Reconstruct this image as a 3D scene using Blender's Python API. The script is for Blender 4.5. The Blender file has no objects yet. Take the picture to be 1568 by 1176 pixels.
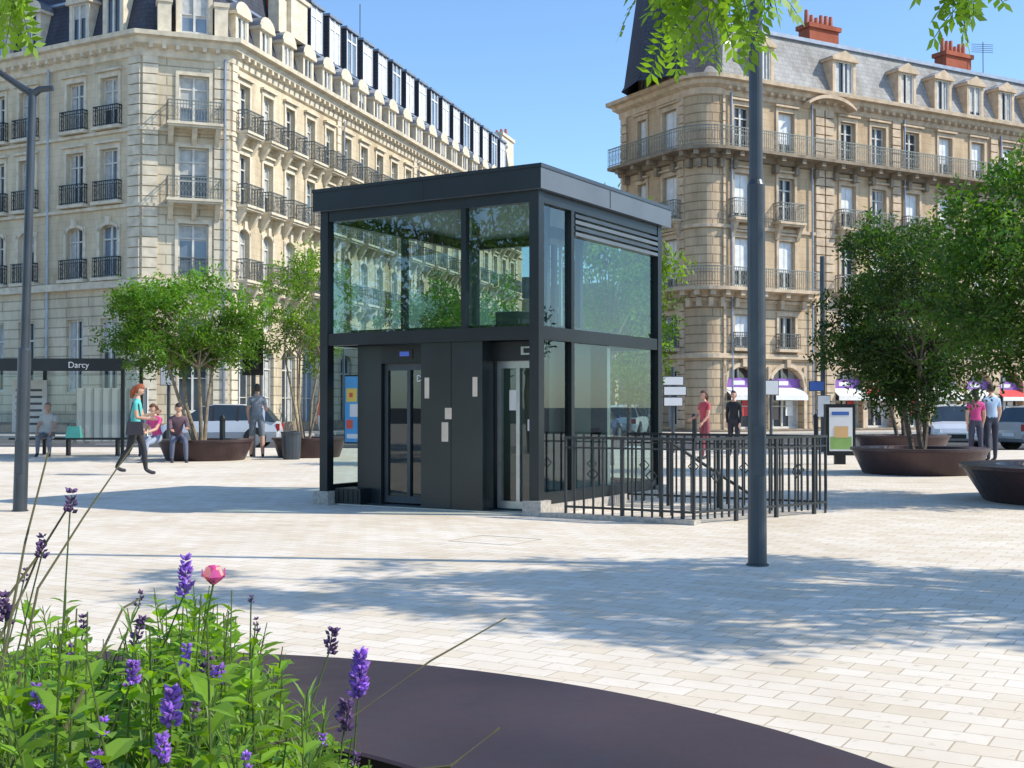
import bpy, math, random
from mathutils import Vector, Matrix
R=random.Random(11)
scene=bpy.context.scene
F=1862.0; HZ=622.0; CH=1.3
def W(px,py,d): return Vector(((px-784)/F*d, d, CH+(HZ-py)/F*d))
# ------------------------------------------------------------ materials
def nodes(name):
    m=bpy.data.materials.new(name); m.use_nodes=True
    nt=m.node_tree; b=nt.nodes['Principled BSDF']; return m,nt,b
def mat(name,col,rough=.6,metal=0,var=.12,scale=3.0,bump=0.0,spec=.5,detail=4,rv=0):
    m,nt,b=nodes(name); N=nt.nodes; L=nt.links
    b.inputs['Roughness'].default_value=rough; b.inputs['Metallic'].default_value=metal
    b.inputs['Specular IOR Level'].default_value=spec
    tc=N.new('ShaderNodeTexCoord'); n=N.new('ShaderNodeTexNoise'); n.inputs['Scale'].default_value=scale; n.inputs['Detail'].default_value=detail
    L.new(tc.outputs['Object'],n.inputs['Vector'])
    r=N.new('ShaderNodeValToRGB'); e=r.color_ramp.elements
    e[0].position=.3; e[1].position=.7
    e[0].color=[c*(1-var) for c in col]+[1]; e[1].color=[min(1,c*(1+var)) for c in col]+[1]
    L.new(n.outputs['Fac'],r.inputs['Fac']); L.new(r.outputs['Color'],b.inputs['Base Color'])
    if rv:
        n2=N.new('ShaderNodeTexNoise'); n2.inputs['Scale'].default_value=scale*4; n2.inputs['Detail'].default_value=8
        L.new(tc.outputs['Object'],n2.inputs['Vector'])
        mr=N.new('ShaderNodeMapRange'); mr.inputs['From Min'].default_value=.3; mr.inputs['From Max'].default_value=.7; mr.inputs['To Min'].default_value=rough-rv; mr.inputs['To Max'].default_value=rough+rv
        L.new(n2.outputs['Fac'],mr.inputs['Value']); L.new(mr.outputs[0],b.inputs['Roughness'])
    if bump:
        bp=N.new('ShaderNodeBump'); bp.inputs['Strength'].default_value=bump; bp.inputs['Distance'].default_value=.02
        L.new(n.outputs['Fac'],bp.inputs['Height']); L.new(bp.outputs['Normal'],b.inputs['Normal'])
    return m
def stone(name,col,bw=.95,bh=.36,mortar=.012,dark=.8,cv=.035):
    m,nt,b=nodes(name); N=nt.nodes; L=nt.links
    b.inputs['Roughness'].default_value=.85; b.inputs['Specular IOR Level'].default_value=.2
    uv=N.new('ShaderNodeUVMap'); br=N.new('ShaderNodeTexBrick')
    br.inputs['Scale'].default_value=1; br.inputs['Brick Width'].default_value=bw; br.inputs['Row Height'].default_value=bh
    br.inputs['Mortar Size'].default_value=mortar; br.inputs['Mortar Smooth'].default_value=.3
    br.inputs['Color1'].default_value=[c*(1-cv) for c in col]+[1]; br.inputs['Color2'].default_value=[c*(1+cv) for c in col]+[1]
    br.inputs['Mortar'].default_value=[c*dark for c in col]+[1]
    L.new(uv.outputs['UV'],br.inputs['Vector'])
    tc=N.new('ShaderNodeTexCoord'); mp=N.new('ShaderNodeMapping'); mp.inputs['Scale'].default_value=(.5,.5,.16)
    L.new(tc.outputs['Object'],mp.inputs['Vector'])
    n=N.new('ShaderNodeTexNoise'); n.inputs['Scale'].default_value=1.6; n.inputs['Detail'].default_value=7; n.inputs['Roughness'].default_value=.65
    L.new(mp.outputs['Vector'],n.inputs['Vector'])
    r=N.new('ShaderNodeValToRGB'); e=r.color_ramp.elements; e[0].position=.32; e[1].position=.6
    e[0].color=(.68,.63,.57,1); e[1].color=(1.04,1.03,1.0,1); L.new(n.outputs['Fac'],r.inputs['Fac'])
    mx=N.new('ShaderNodeMixRGB'); mx.blend_type='MULTIPLY'; mx.inputs[0].default_value=1
    L.new(br.outputs['Color'],mx.inputs[1]); L.new(r.outputs['Color'],mx.inputs[2]); L.new(mx.outputs[0],b.inputs['Base Color'])
    bp=N.new('ShaderNodeBump'); bp.inputs['Strength'].default_value=.3; bp.inputs['Distance'].default_value=.02; bp.invert=True
    L.new(br.outputs['Fac'],bp.inputs['Height']); L.new(bp.outputs['Normal'],b.inputs['Normal'])
    return m
def glassmat(name,tint,refl=.12,power=.5):
    m,nt,b=nodes(name); N=nt.nodes; L=nt.links; N.remove(b)
    out=N['Material Output']
    t=N.new('ShaderNodeBsdfTransparent'); t.inputs['Color'].default_value=tint+(1,)
    g=N.new('ShaderNodeBsdfGlossy'); g.inputs['Roughness'].default_value=.01; g.inputs['Color'].default_value=(.9,.97,1,1)
    lw=N.new('ShaderNodeLayerWeight'); lw.inputs['Blend'].default_value=.25
    pw=N.new('ShaderNodeMath'); pw.operation='POWER'; pw.inputs[1].default_value=3
    L.new(lw.outputs['Facing'],pw.inputs[0])
    ma=N.new('ShaderNodeMath'); ma.operation='MULTIPLY_ADD'; ma.inputs[1].default_value=power; ma.inputs[2].default_value=refl
    L.new(pw.outputs[0],ma.inputs[0])
    mx=N.new('ShaderNodeMixShader'); L.new(ma.outputs[0],mx.inputs[0]); L.new(t.outputs[0],mx.inputs[1]); L.new(g.outputs[0],mx.inputs[2])
    L.new(mx.outputs[0],out.inputs['Surface']); return m
def leafmat(name,trans=.35,rough=.5):
    m,nt,b=nodes(name); N=nt.nodes; L=nt.links; out=N['Material Output']
    at=N.new('ShaderNodeAttribute'); at.attribute_name='Col'
    b.inputs['Roughness'].default_value=rough; b.inputs['Specular IOR Level'].default_value=.35
    L.new(at.outputs['Color'],b.inputs['Base Color'])
    tl=N.new('ShaderNodeBsdfTranslucent')
    mc=N.new('ShaderNodeMixRGB'); mc.blend_type='MULTIPLY'; mc.inputs[0].default_value=1; mc.inputs[2].default_value=(1.8,1.8,.45,1) if 'leaf' in name else (1.2,1.2,1.2,1)
    L.new(at.outputs['Color'],mc.inputs[1]); L.new(mc.outputs[0],tl.inputs['Color'])
    mx=N.new('ShaderNodeMixShader'); mx.inputs[0].default_value=trans
    L.new(b.outputs[0],mx.inputs[1]); L.new(tl.outputs[0],mx.inputs[2]); L.new(mx.outputs[0],out.inputs['Surface']); return m
def paving(name,col,ang,bw,bh):
    m,nt,b=nodes(name); N=nt.nodes; L=nt.links
    b.inputs['Roughness'].default_value=.78; b.inputs['Specular IOR Level'].default_value=.25
    tc=N.new('ShaderNodeTexCoord'); mp=N.new('ShaderNodeMapping'); mp.inputs['Rotation'].default_value=(0,0,ang)
    L.new(tc.outputs['Object'],mp.inputs['Vector'])
    wn=N.new('ShaderNodeTexNoise'); wn.inputs['Scale'].default_value=3; L.new(tc.outputs['Object'],wn.inputs['Vector'])
    sc=N.new('ShaderNodeVectorMath'); sc.operation='SCALE'; sc.inputs['Scale'].default_value=.016; L.new(wn.outputs['Color'],sc.inputs[0])
    ad=N.new('ShaderNodeVectorMath'); ad.operation='ADD'; L.new(mp.outputs['Vector'],ad.inputs[0]); L.new(sc.outputs[0],ad.inputs[1])
    br=N.new('ShaderNodeTexBrick'); br.inputs['Scale'].default_value=1; br.inputs['Brick Width'].default_value=bw; br.inputs['Row Height'].default_value=bh
    br.inputs['Mortar Size'].default_value=.0045; br.inputs['Mortar Smooth'].default_value=.4; br.inputs['Bias'].default_value=-.2
    c=col
    br.inputs['Color1'].default_value=(c[0]*1.03,c[1]*1.04,c[2]*1.07,1); br.inputs['Color2'].default_value=(c[0]*.91,c[1]*.87,c[2]*.80,1)
    br.inputs['Mortar'].default_value=(c[0]*.66,c[1]*.60,c[2]*.52,1)
    L.new(ad.outputs[0],br.inputs['Vector'])
    n=N.new('ShaderNodeTexNoise'); n.inputs['Scale'].default_value=.55; n.inputs['Detail'].default_value=9; n.inputs['Roughness'].default_value=.7
    L.new(tc.outputs['Object'],n.inputs['Vector'])
    r=N.new('ShaderNodeValToRGB'); e=r.color_ramp.elements; e[0].position=.3; e[1].position=.62
    e[0].color=(.84,.80,.74,1); e[1].color=(1.02,1.02,1.02,1); L.new(n.outputs['Fac'],r.inputs['Fac'])
    mx=N.new('ShaderNodeMixRGB'); mx.blend_type='MULTIPLY'; mx.inputs[0].default_value=1
    L.new(br.outputs['Color'],mx.inputs[1]); L.new(r.outputs['Color'],mx.inputs[2])
    n2=N.new('ShaderNodeTexNoise'); n2.inputs['Scale'].default_value=14; n2.inputs['Detail'].default_value=3
    L.new(tc.outputs['Object'],n2.inputs['Vector'])
    r2=N.new('ShaderNodeValToRGB'); e=r2.color_ramp.elements; e[0].position=.24; e[1].position=.38; e[0].color=(.68,.64,.58,1); e[1].color=(1,1,1,1)
    L.new(n2.outputs['Fac'],r2.inputs['Fac'])
    m2=N.new('ShaderNodeMixRGB'); m2.blend_type='MULTIPLY'; m2.inputs[0].default_value=.8
    L.new(mx.outputs[0],m2.inputs[1]); L.new(r2.outputs['Color'],m2.inputs[2]); L.new(m2.outputs[0],b.inputs['Base Color'])
    bp=N.new('ShaderNodeBump'); bp.inputs['Strength'].default_value=.35; bp.inputs['Distance'].default_value=.005; bp.invert=True
    L.new(br.outputs['Fac'],bp.inputs['Height']); L.new(bp.outputs['Normal'],b.inputs['Normal'])
    return m
STONE_L=stone('limestone_wall',(.68,.585,.43)); STONE_LS=stone('limestone_banded',(.68,.595,.45),3.0,.46,.035,.6)
STONE_R=stone('ochre_stone_wall',(.60,.455,.305)); STONE_RB=stone('ochre_stone_banded',(.60,.465,.32),3.0,.45,.035,.55)
TRIM_L=mat('limestone_trim',(.68,.595,.455),.8,0,.18,2.5,.1,.2); TRIM_R=mat('ochre_trim',(.59,.46,.325),.8,0,.2,2.5,.1,.2)
TRIM_D=mat('weathered_trim',(.28,.225,.165),.85,0,.25,2.5,.1,.2)
SLATE=stone('slate_roof',(.075,.085,.115),.35,.22,.012,.5); SLATE_G=stone('grey_slate_roof',(.38,.38,.38),.4,.25,.012,.65,.1)
WIN=mat('window_glass',(.04,.05,.065),.06,0,.5,.35,0,.9); WIN2=mat('window_glass_light',(.16,.21,.27),.08,0,.4,.5,0,.9)
CURT=mat('window_curtain',(.48,.48,.46),.5,0,.2,4); FRAMEW=mat('window_frame_paint',(.62,.61,.56),.5)
SHUT=mat('white_shutter',(.76,.78,.80),.5)
IRON=mat('wrought_iron',(.035,.04,.042),.5,.3,.2,5); IRONB=mat('balcony_ironwork',(.12,.13,.125),.5,.2,.2,5); IRONR=mat('pale_balcony_ironwork',(.22,.23,.20),.5,.2,.2,5)
ZINC=mat('zinc',(.32,.34,.38),.4,.6,.15,3)
BRICK=stone('red_brick',(.38,.11,.065),.22,.075,.012,1.4); POT=mat('terracotta',(.45,.15,.09),.8)
ASPH=mat('asphalt',(.085,.085,.088),.9,0,.2,6,.2,.2); KERB=mat('kerb_stone',(.42,.40,.36),.8,0,.15,6)
PAVE=paving('limestone_paving',(.77,.69,.575),math.radians(31),.24,.155)
PAVE2=mat('pavement_stone',(.50,.45,.38),.85,0,.15,2)
DARK=mat('anthracite_metal',(.020,.025,.028),.38,.35,.15,2); DARKP=mat('anthracite_panel',(.020,.027,.030),.3,.2,.2,1.2)
FASC=mat('grey_fascia',(.13,.14,.15),.38,.3,.1,1.5); GREYM=mat('lamp_grey_metal',(.060,.072,.085),.42,.4,.15,3)
LITE=mat('brushed_steel',(.42,.44,.45),.3,.8,.1,6); PLINTH=mat('granite_plinth',(.40,.37,.33),.8,0,.25,25)
BLK=mat('black_rubber',(.02,.02,.02),.6); 
GL=glassmat('lift_glass',(.64,.76,.75),.11,.38); GLD=glassmat('door_glass',(.36,.52,.46),.09,.4); GLC=glassmat('shelter_glass',(.80,.86,.86),.07,.5)
CORT=mat('brown_steel',(.058,.034,.034),.40,.1,.35,1.5,.05,.35,6,.09); SOIL=mat('soil',(.05,.035,.025),.95,0,.4,20,.5)
BARK=mat('bark',(.13,.10,.075),.9,0,.35,9,.4); BARKL=mat('pale_bark',(.24,.19,.13),.9,0,.3,9,.4)
LEAF=leafmat('leaf',.42); PLANTM=leafmat('plant_leaf',.42,.42); FLOW=leafmat('petal',.3,.6)
WHITE=mat('white_paint',(.78,.78,.78),.5,0,.04); 
def flat(name,c,rough=.5,**k): return mat(name,c,rough,0,.08,4,**k)
# ------------------------------------------------------------ mesh builder
class Fr:
    def __init__(s,a,b):
        a=Vector(a[:2]); b=Vector(b[:2]); s.P=a; s.L=(b-a).length; s.d=(b-a)/s.L; s.n=Vector((s.d.y,-s.d.x))
    def p(s,u,o,z):
        q=s.P+s.d*u+s.n*o; return Vector((q.x,q.y,z))
class MB:
    def __init__(s): s.v=[];s.f=[];s.m=[];s.mats=[];s.c=[]
    def face(s,pts,m,col=None):
        i=len(s.v); s.v.extend([tuple(p) for p in pts]); s.f.append(tuple(range(i,i+len(pts))))
        if m not in s.mats: s.mats.append(m)
        s.m.append(s.mats.index(m)); s.c.append(col)
    def hexa(s,P,m):
        for q in ((0,3,2,1),(4,5,6,7),(0,1,5,4),(1,2,6,5),(2,3,7,6),(3,0,4,7)): s.face([P[k] for k in q],m)
    def fb(s,fr,a,b,o0,o1,z0,z1,m):
        s.hexa([fr.p(a,o1,z0),fr.p(b,o1,z0),fr.p(b,o0,z0),fr.p(a,o0,z0),fr.p(a,o1,z1),fr.p(b,o1,z1),fr.p(b,o0,z1),fr.p(a,o0,z1)],m)
    def box(s,x0,x1,y0,y1,z0,z1,m):
        s.hexa([Vector(q) for q in ((x0,y0,z0),(x1,y0,z0),(x1,y1,z0),(x0,y1,z0),(x0,y0,z1),(x1,y0,z1),(x1,y1,z1),(x0,y1,z1))],m)
    def tube(s,pts,rad,m,n=8,cap=True,col=None):
        pts=[Vector(p) for p in pts]; rings=[]
        for i,p in enumerate(pts):
            t=(pts[min(i+1,len(pts)-1)]-pts[max(i-1,0)])
            if t.length<1e-9: t=Vector((0,0,1))
            t.normalize()
            a=Vector((1,0,0)) if abs(t.x)<.8 else Vector((0,1,0))
            if abs(t.z)>.9: a=Vector((1,0,0))
            u=t.cross(a).normalized(); w=t.cross(u); r=rad[i] if isinstance(rad,(list,tuple)) else rad
            rings.append([p+u*r*math.cos(2*math.pi*k/n)+w*r*math.sin(2*math.pi*k/n) for k in range(n)])
        for i in range(len(rings)-1):
            A,B=rings[i],rings[i+1]
            for k in range(n): s.face([A[k],A[(k+1)%n],B[(k+1)%n],B[k]],m,col)
        if cap: s.face(rings[0][::-1],m,col); s.face(rings[-1],m,col)
    def lathe(s,c,prof,m,n=48,a0=0,a1=2*math.pi):
        c=Vector(c)
        for i in range(len(prof)-1):
            for k in range(n):
                t0=a0+(a1-a0)*k/n; t1=a0+(a1-a0)*(k+1)/n; r0,z0=prof[i]; r1,z1=prof[i+1]
                P=[c+Vector((r0*math.cos(t0),r0*math.sin(t0),z0)),c+Vector((r0*math.cos(t1),r0*math.sin(t1),z0)),c+Vector((r1*math.cos(t1),r1*math.sin(t1),z1)),c+Vector((r1*math.cos(t0),r1*math.sin(t0),z1))]
                if r0<1e-6: P=[P[0],P[2],P[3]]
                elif r1<1e-6: P=P[:3]
                s.face(P,m)
    def build(s,name,parent=None,smooth=False):
        me=bpy.data.meshes.new(name); me.from_pydata(s.v,[],s.f)
        for m in s.mats: me.materials.append(m)
        me.polygons.foreach_set('material_index',s.m)
        if any(c is not None for c in s.c):
            ca=me.color_attributes.new('Col','FLOAT_COLOR','CORNER'); buf=[]
            for f,c in zip(s.f,s.c):
                c=c or (.1,.1,.1); buf.extend((c[0],c[1],c[2],1.0)*len(f))
            ca.data.foreach_set('color',buf)
        else:
            uv=me.uv_layers.new(name='UVMap'); buf=[]
            for pl in me.polygons:
                n=pl.normal
                if abs(n.z)<.85:
                    t=Vector((-n.y,n.x)); t.normalize()
                    for vi in pl.vertices:
                        v=s.v[vi]; buf.extend((v[0]*t.x+v[1]*t.y,v[2]))
                else:
                    for vi in pl.vertices: buf.extend(s.v[vi][:2])
            uv.data.foreach_set('uv',buf)
        me.update()
        if smooth: me.polygons.foreach_set('use_smooth',[True]*len(me.polygons))
        ob=bpy.data.objects.new(name,me); scene.collection.objects.link(ob)
        if parent: ob.parent=parent
        return ob
def empty(name,loc=(0,0,0)):
    e=bpy.data.objects.new(name,None); e.location=loc; scene.collection.objects.link(e); return e
def offs(pts,o):
    pts=[Vector(p[:2]) for p in pts]; out=[]
    ns=[Fr(pts[i],pts[i+1]).n for i in range(len(pts)-1)]
    for i,p in enumerate(pts):
        if i==0: m=ns[0]
        elif i==len(pts)-1: m=ns[-1]
        else: m=(ns[i-1]+ns[i])/(1+ns[i-1].dot(ns[i]))
        out.append(p+m*o)
    return out
def sweep(mb,pts,prof,m):
    L=[offs(pts,o) for o,z in prof]
    for k in range(len(prof)-1):
        for i in range(len(pts)-1):
            a,b=L[k],L[k+1]; z0,z1=prof[k][1],prof[k+1][1]
            mb.face([(*a[i],z0),(*a[i+1],z0),(*b[i+1],z1),(*b[i],z1)],m)
    for e in (0,len(pts)-1):
        if len(prof)>2: mb.face([(*L[k][e],prof[k][1]) for k in range(len(prof))],m)
def course(mb,pts,z0,z1,o,m): sweep(mb,pts,[(.003,z0),(o,z0+.03),(o,z1),(.003,z1+.02)],m)
def wall(mb,fr,z0,z1,ops,m,depth=.3,s0=0,s1=None):
    s1=fr.L if s1 is None else s1
    ops=[o for o in ops if o[0]>s0+.02 and o[1]<s1-.02]
    S=sorted(set([s0,s1]+[x for o in ops for x in o[:2]])); Z=sorted(set([z0,z1]+[x for o in ops for x in o[2:4]]))
    for i in range(len(S)-1):
        for j in range(len(Z)-1):
            cs=(S[i]+S[i+1])/2; cz=(Z[j]+Z[j+1])/2
            if any(o[0]<cs<o[1] and o[2]<cz<o[3] for o in ops): continue
            mb.face([fr.p(S[i],0,Z[j]),fr.p(S[i+1],0,Z[j]),fr.p(S[i+1],0,Z[j+1]),fr.p(S[i],0,Z[j+1])],m)
    for o in ops:
        a,b,c,d=o[:4]; D=-depth; ar=o[4] if len(o)>4 else 0
        mb.face([fr.p(a,0,c),fr.p(b,0,c),fr.p(b,D,c),fr.p(a,D,c)],m)
        zt=d-ar
        mb.face([fr.p(a,0,c),fr.p(a,D,c),fr.p(a,D,zt),fr.p(a,0,zt)],m); mb.face([fr.p(b,0,c),fr.p(b,0,zt),fr.p(b,D,zt),fr.p(b,D,c)],m)
        if ar:
            K=10; w=(b-a)/2
            C=[(a+w-w*math.cos(math.pi*k/K),zt+ar*math.sin(math.pi*k/K)) for k in range(K+1)]
            for k in range(K):
                (u0,q0),(u1,q1)=C[k],C[k+1]
                mb.face([fr.p(u0,0,q0),fr.p(u1,0,q1),fr.p(u1,0,d),fr.p(u0,0,d)],m)
                mb.face([fr.p(u0,0,q0),fr.p(u0,D,q0),fr.p(u1,D,q1),fr.p(u1,0,q1)],m)
        else: mb.face([fr.p(a,0,d),fr.p(b,0,d),fr.p(b,D,d),fr.p(a,D,d)],m)
def window(mb,fr,o,depth=.3,style=0):
    a,b,c,d=o[:4]; D=-depth+.03; e=.004
    g=R.choice([WIN,WIN,WIN,WIN2])
    mb.face([fr.p(a,D,c),fr.p(b,D,c),fr.p(b,D,d),fr.p(a,D,d)],g)
    fw=.075; f0=D+.01; f1=D+.09; mid=(a+b)/2
    F_=FRAMEW
    mb.fb(fr,a+e,a+fw,f0,f1,c+e,d-e,F_); mb.fb(fr,b-fw,b-e,f0,f1,c+e,d-e,F_)
    mb.fb(fr,a+fw,b-fw,f0,f1-.004,c+.004,c+.12,F_); mb.fb(fr,a+fw,b-fw,f0,f1-.004,d-fw,d-e,F_)
    mb.fb(fr,mid-.05,mid+.05,f0,f1+.01,c+.12,d-fw,F_)
    if d-c>1.9:
        zt=c+(d-c)*.72; mb.fb(fr,a+fw,mid-.05,f0,f1-.01,zt,zt+.07,F_); mb.fb(fr,mid+.05,b-fw,f0,f1-.01,zt,zt+.07,F_)
        zt=c+(d-c)*.36; mb.fb(fr,a+fw,mid-.05,f0,f1-.02,zt,zt+.04,F_); mb.fb(fr,mid+.05,b-fw,f0,f1-.02,zt,zt+.04,F_)
    k=R.random()
    if k<(.25 if style==0 else .6):
        h=R.uniform(.25 if style==0 else .6,.95)*(d-c); q=D+(.012 if style==0 else .095)
        mb.face([fr.p(a+fw,q,d-h),fr.p(b-fw,q,d-h),fr.p(b-fw,q,d-fw),fr.p(a+fw,q,d-fw)],CURT if style==0 else SHUT)
    elif k<.7:
        w=(b-a)*R.uniform(.15,.28); 
        for x0,x1 in ((a+fw,a+fw+w),(b-fw-w,b-fw)): mb.face([fr.p(x0,D+.012,c+.1),fr.p(x1,D+.012,c+.1),fr.p(x1,D+.012,d-fw),fr.p(x0,D+.012,d-fw)],CURT)
def surround(mb,fr,o,m,t=.16,pr=.07,head=True):
    a,b,c,d=o[:4]
    mb.fb(fr,a-t,a-.003,.003,pr,c,d,m); mb.fb(fr,b+.003,b+t,.003,pr,c,d,m)
    if len(o)>4 and o[4]:
        K=10; w=(b-a)/2; ar=o[4]; zt=d-ar
        for k in range(K):
            t0=math.pi*k/K; t1=math.pi*(k+1)/K
            P=[]
            for oo in (pr,.003):
                P+= [fr.p(a+w-w*math.cos(t0),oo,zt+ar*math.sin(t0)),fr.p(a+w-w*math.cos(t1),oo,zt+ar*math.sin(t1)),fr.p(a+w-(w+t)*math.cos(t1),oo,zt+(ar+t)*math.sin(t1)),fr.p(a+w-(w+t)*math.cos(t0),oo,zt+(ar+t)*math.sin(t0))]
            mb.hexa(P,m)
        mb.fb(fr,a+w-.13,a+w+.13,.003,pr+.1,d-.02,d+.38,m)
    else:
        mb.fb(fr,a-t,b+t,.003,pr+.003,d+.003,d+.2,m)
        if head: mb.fb(fr,a-t-.1,b+t+.1,.003,pr+.14,d+.26,d+.36,m); mb.fb(fr,a-t,b+t,.003,pr-.02,d+.2,d+.26,m)
def railing(mb,pts,z,h=1.0,sp=.13,m=IRONB,t=.013):
    for i in range(len(pts)-1):
        fr=Fr(pts[i],pts[i+1])
        mb.fb(fr,0,fr.L,-.025,.025,z+h-.05,z+h,m); mb.fb(fr,0,fr.L,-.018,.018,z+.07,z+.10,m); mb.fb(fr,0,fr.L,-.015,.015,z+h-.2,z+h-.17,m)
        n=max(2,int(fr.L/sp)); 
        for k in range(n+1):
            u=fr.L*k/n; mb.fb(fr,max(0,u-t),min(fr.L,u+t),-t,t,z,z+h-.05,m)
        n2=max(1,int(fr.L/(sp*2)))
        for k in range(n2):
            u=fr.L*(k+.5)/n2; w=sp*.8; zc=z+h*.45; hh=h*.26; b=.022
            C=[(u,zc-hh),(u+w,zc),(u,zc+hh),(u-w,zc)]
            for q in range(4):
                (u0,q0),(u1,q1)=C[q],C[(q+1)%4]
                u0=min(max(u0,0),fr.L);u1=min(max(u1,0),fr.L)
                mb.face([fr.p(u0,.006,q0-b),fr.p(u1,.006,q1-b),fr.p(u1,.006,q1+b),fr.p(u0,.006,q0+b)],m)
def balcony(mb,fr,a,b,z,pr=.75,trim=TRIM_L,h=1.0,corb=True,im=IRONB):
    mb.fb(fr,a,b,.004,pr,z-.16,z-.04,trim); mb.fb(fr,a+.06,b-.06,.004,pr-.08,z-.26,z-.163,trim)
    if corb:
        n=max(2,int((b-a)/1.1)+1)
        for k in range(n):
            u=a+.2+(b-a-.4)*k/(n-1)
            P=[fr.p(u-.12,pr-.15,z-.263),fr.p(u+.12,pr-.15,z-.263),fr.p(u+.12,.004,z-.263),fr.p(u-.12,.004,z-.263)]
            Q=[fr.p(u-.1,.12,z-.95),fr.p(u+.1,.12,z-.95),fr.p(u+.1,.004,z-.95),fr.p(u-.1,.004,z-.95)]
            M=[fr.p(u-.11,pr*.5,z-.6),fr.p(u+.11,pr*.5,z-.6),fr.p(u+.11,.004,z-.6),fr.p(u-.11,.004,z-.6)]
            mb.hexa(M+P,trim); mb.hexa(Q+M,trim)
    A=[fr.p(a+.05,.01,0).to_2d(),fr.p(a+.05,pr-.06,0).to_2d(),fr.p(b-.05,pr-.06,0).to_2d(),fr.p(b-.05,.01,0).to_2d()]
    railing(mb,A,z-.04,h,m=im)
def dormer(mb,fr,s,z0,w,h,o,m,style=0,back=2.2,winm=None):
    a,b=s-w/2,s+w/2; t=.2
    mb.fb(fr,a-t,a,-back,o,z0,z0+h,m); mb.fb(fr,b,b+t,-back,o,z0,z0+h,m)
    mb.fb(fr,a-t-.12,b+t+.12,-back,o+.14,z0+h,z0+h+.16,m)
    window(mb,fr,(a,b,z0+.1,z0+h),depth=-o+.15 if o<0 else .15)
    mb.fb(fr,a-t-.08,b+t+.08,-.1+o,o+.1,z0-.05,z0+.1,m)
    K=8 if style==1 else 2; W2=w/2+t+.15; hh=.55 if style==1 else .42
    zt=z0+h+.163
    pts=[(s-W2*math.cos(math.pi*k/K),zt+hh*math.sin(math.pi*k/K)) for k in range(K+1)]
    for oo in (o+.1,-back): mb.face([fr.p(u,oo,z) for u,z in pts],m)
    for k in range(K):
        mb.face([fr.p(pts[k][0],o+.1,pts[k][1]),fr.p(pts[k+1][0],o+.1,pts[k+1][1]),fr.p(pts[k+1][0],-back,pts[k+1][1]),fr.p(pts[k][0],-back,pts[k][1])],ZINC)
def chimney(mb,x,y,z0,z1,w,d,ang,npots=5,m=BRICK):
    c=math.cos(ang);s_=math.sin(ang); fr=Fr((x,y),(x+c,y+s_))
    mb.fb(fr,-w/2,w/2,-d/2,d/2,z0,z1,m); mb.fb(fr,-w/2-.12,w/2+.12,-d/2-.12,d/2+.12,z1,z1+.25,m)
    for k in range(npots):
        u=-w/2+w*(k+.5)/npots; p=fr.p(u,0,z1+.25); hh=R.uniform(.5,.9)
        mb.tube([p,p+Vector((0,0,hh))],[.15,.11],POT,8)
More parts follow.
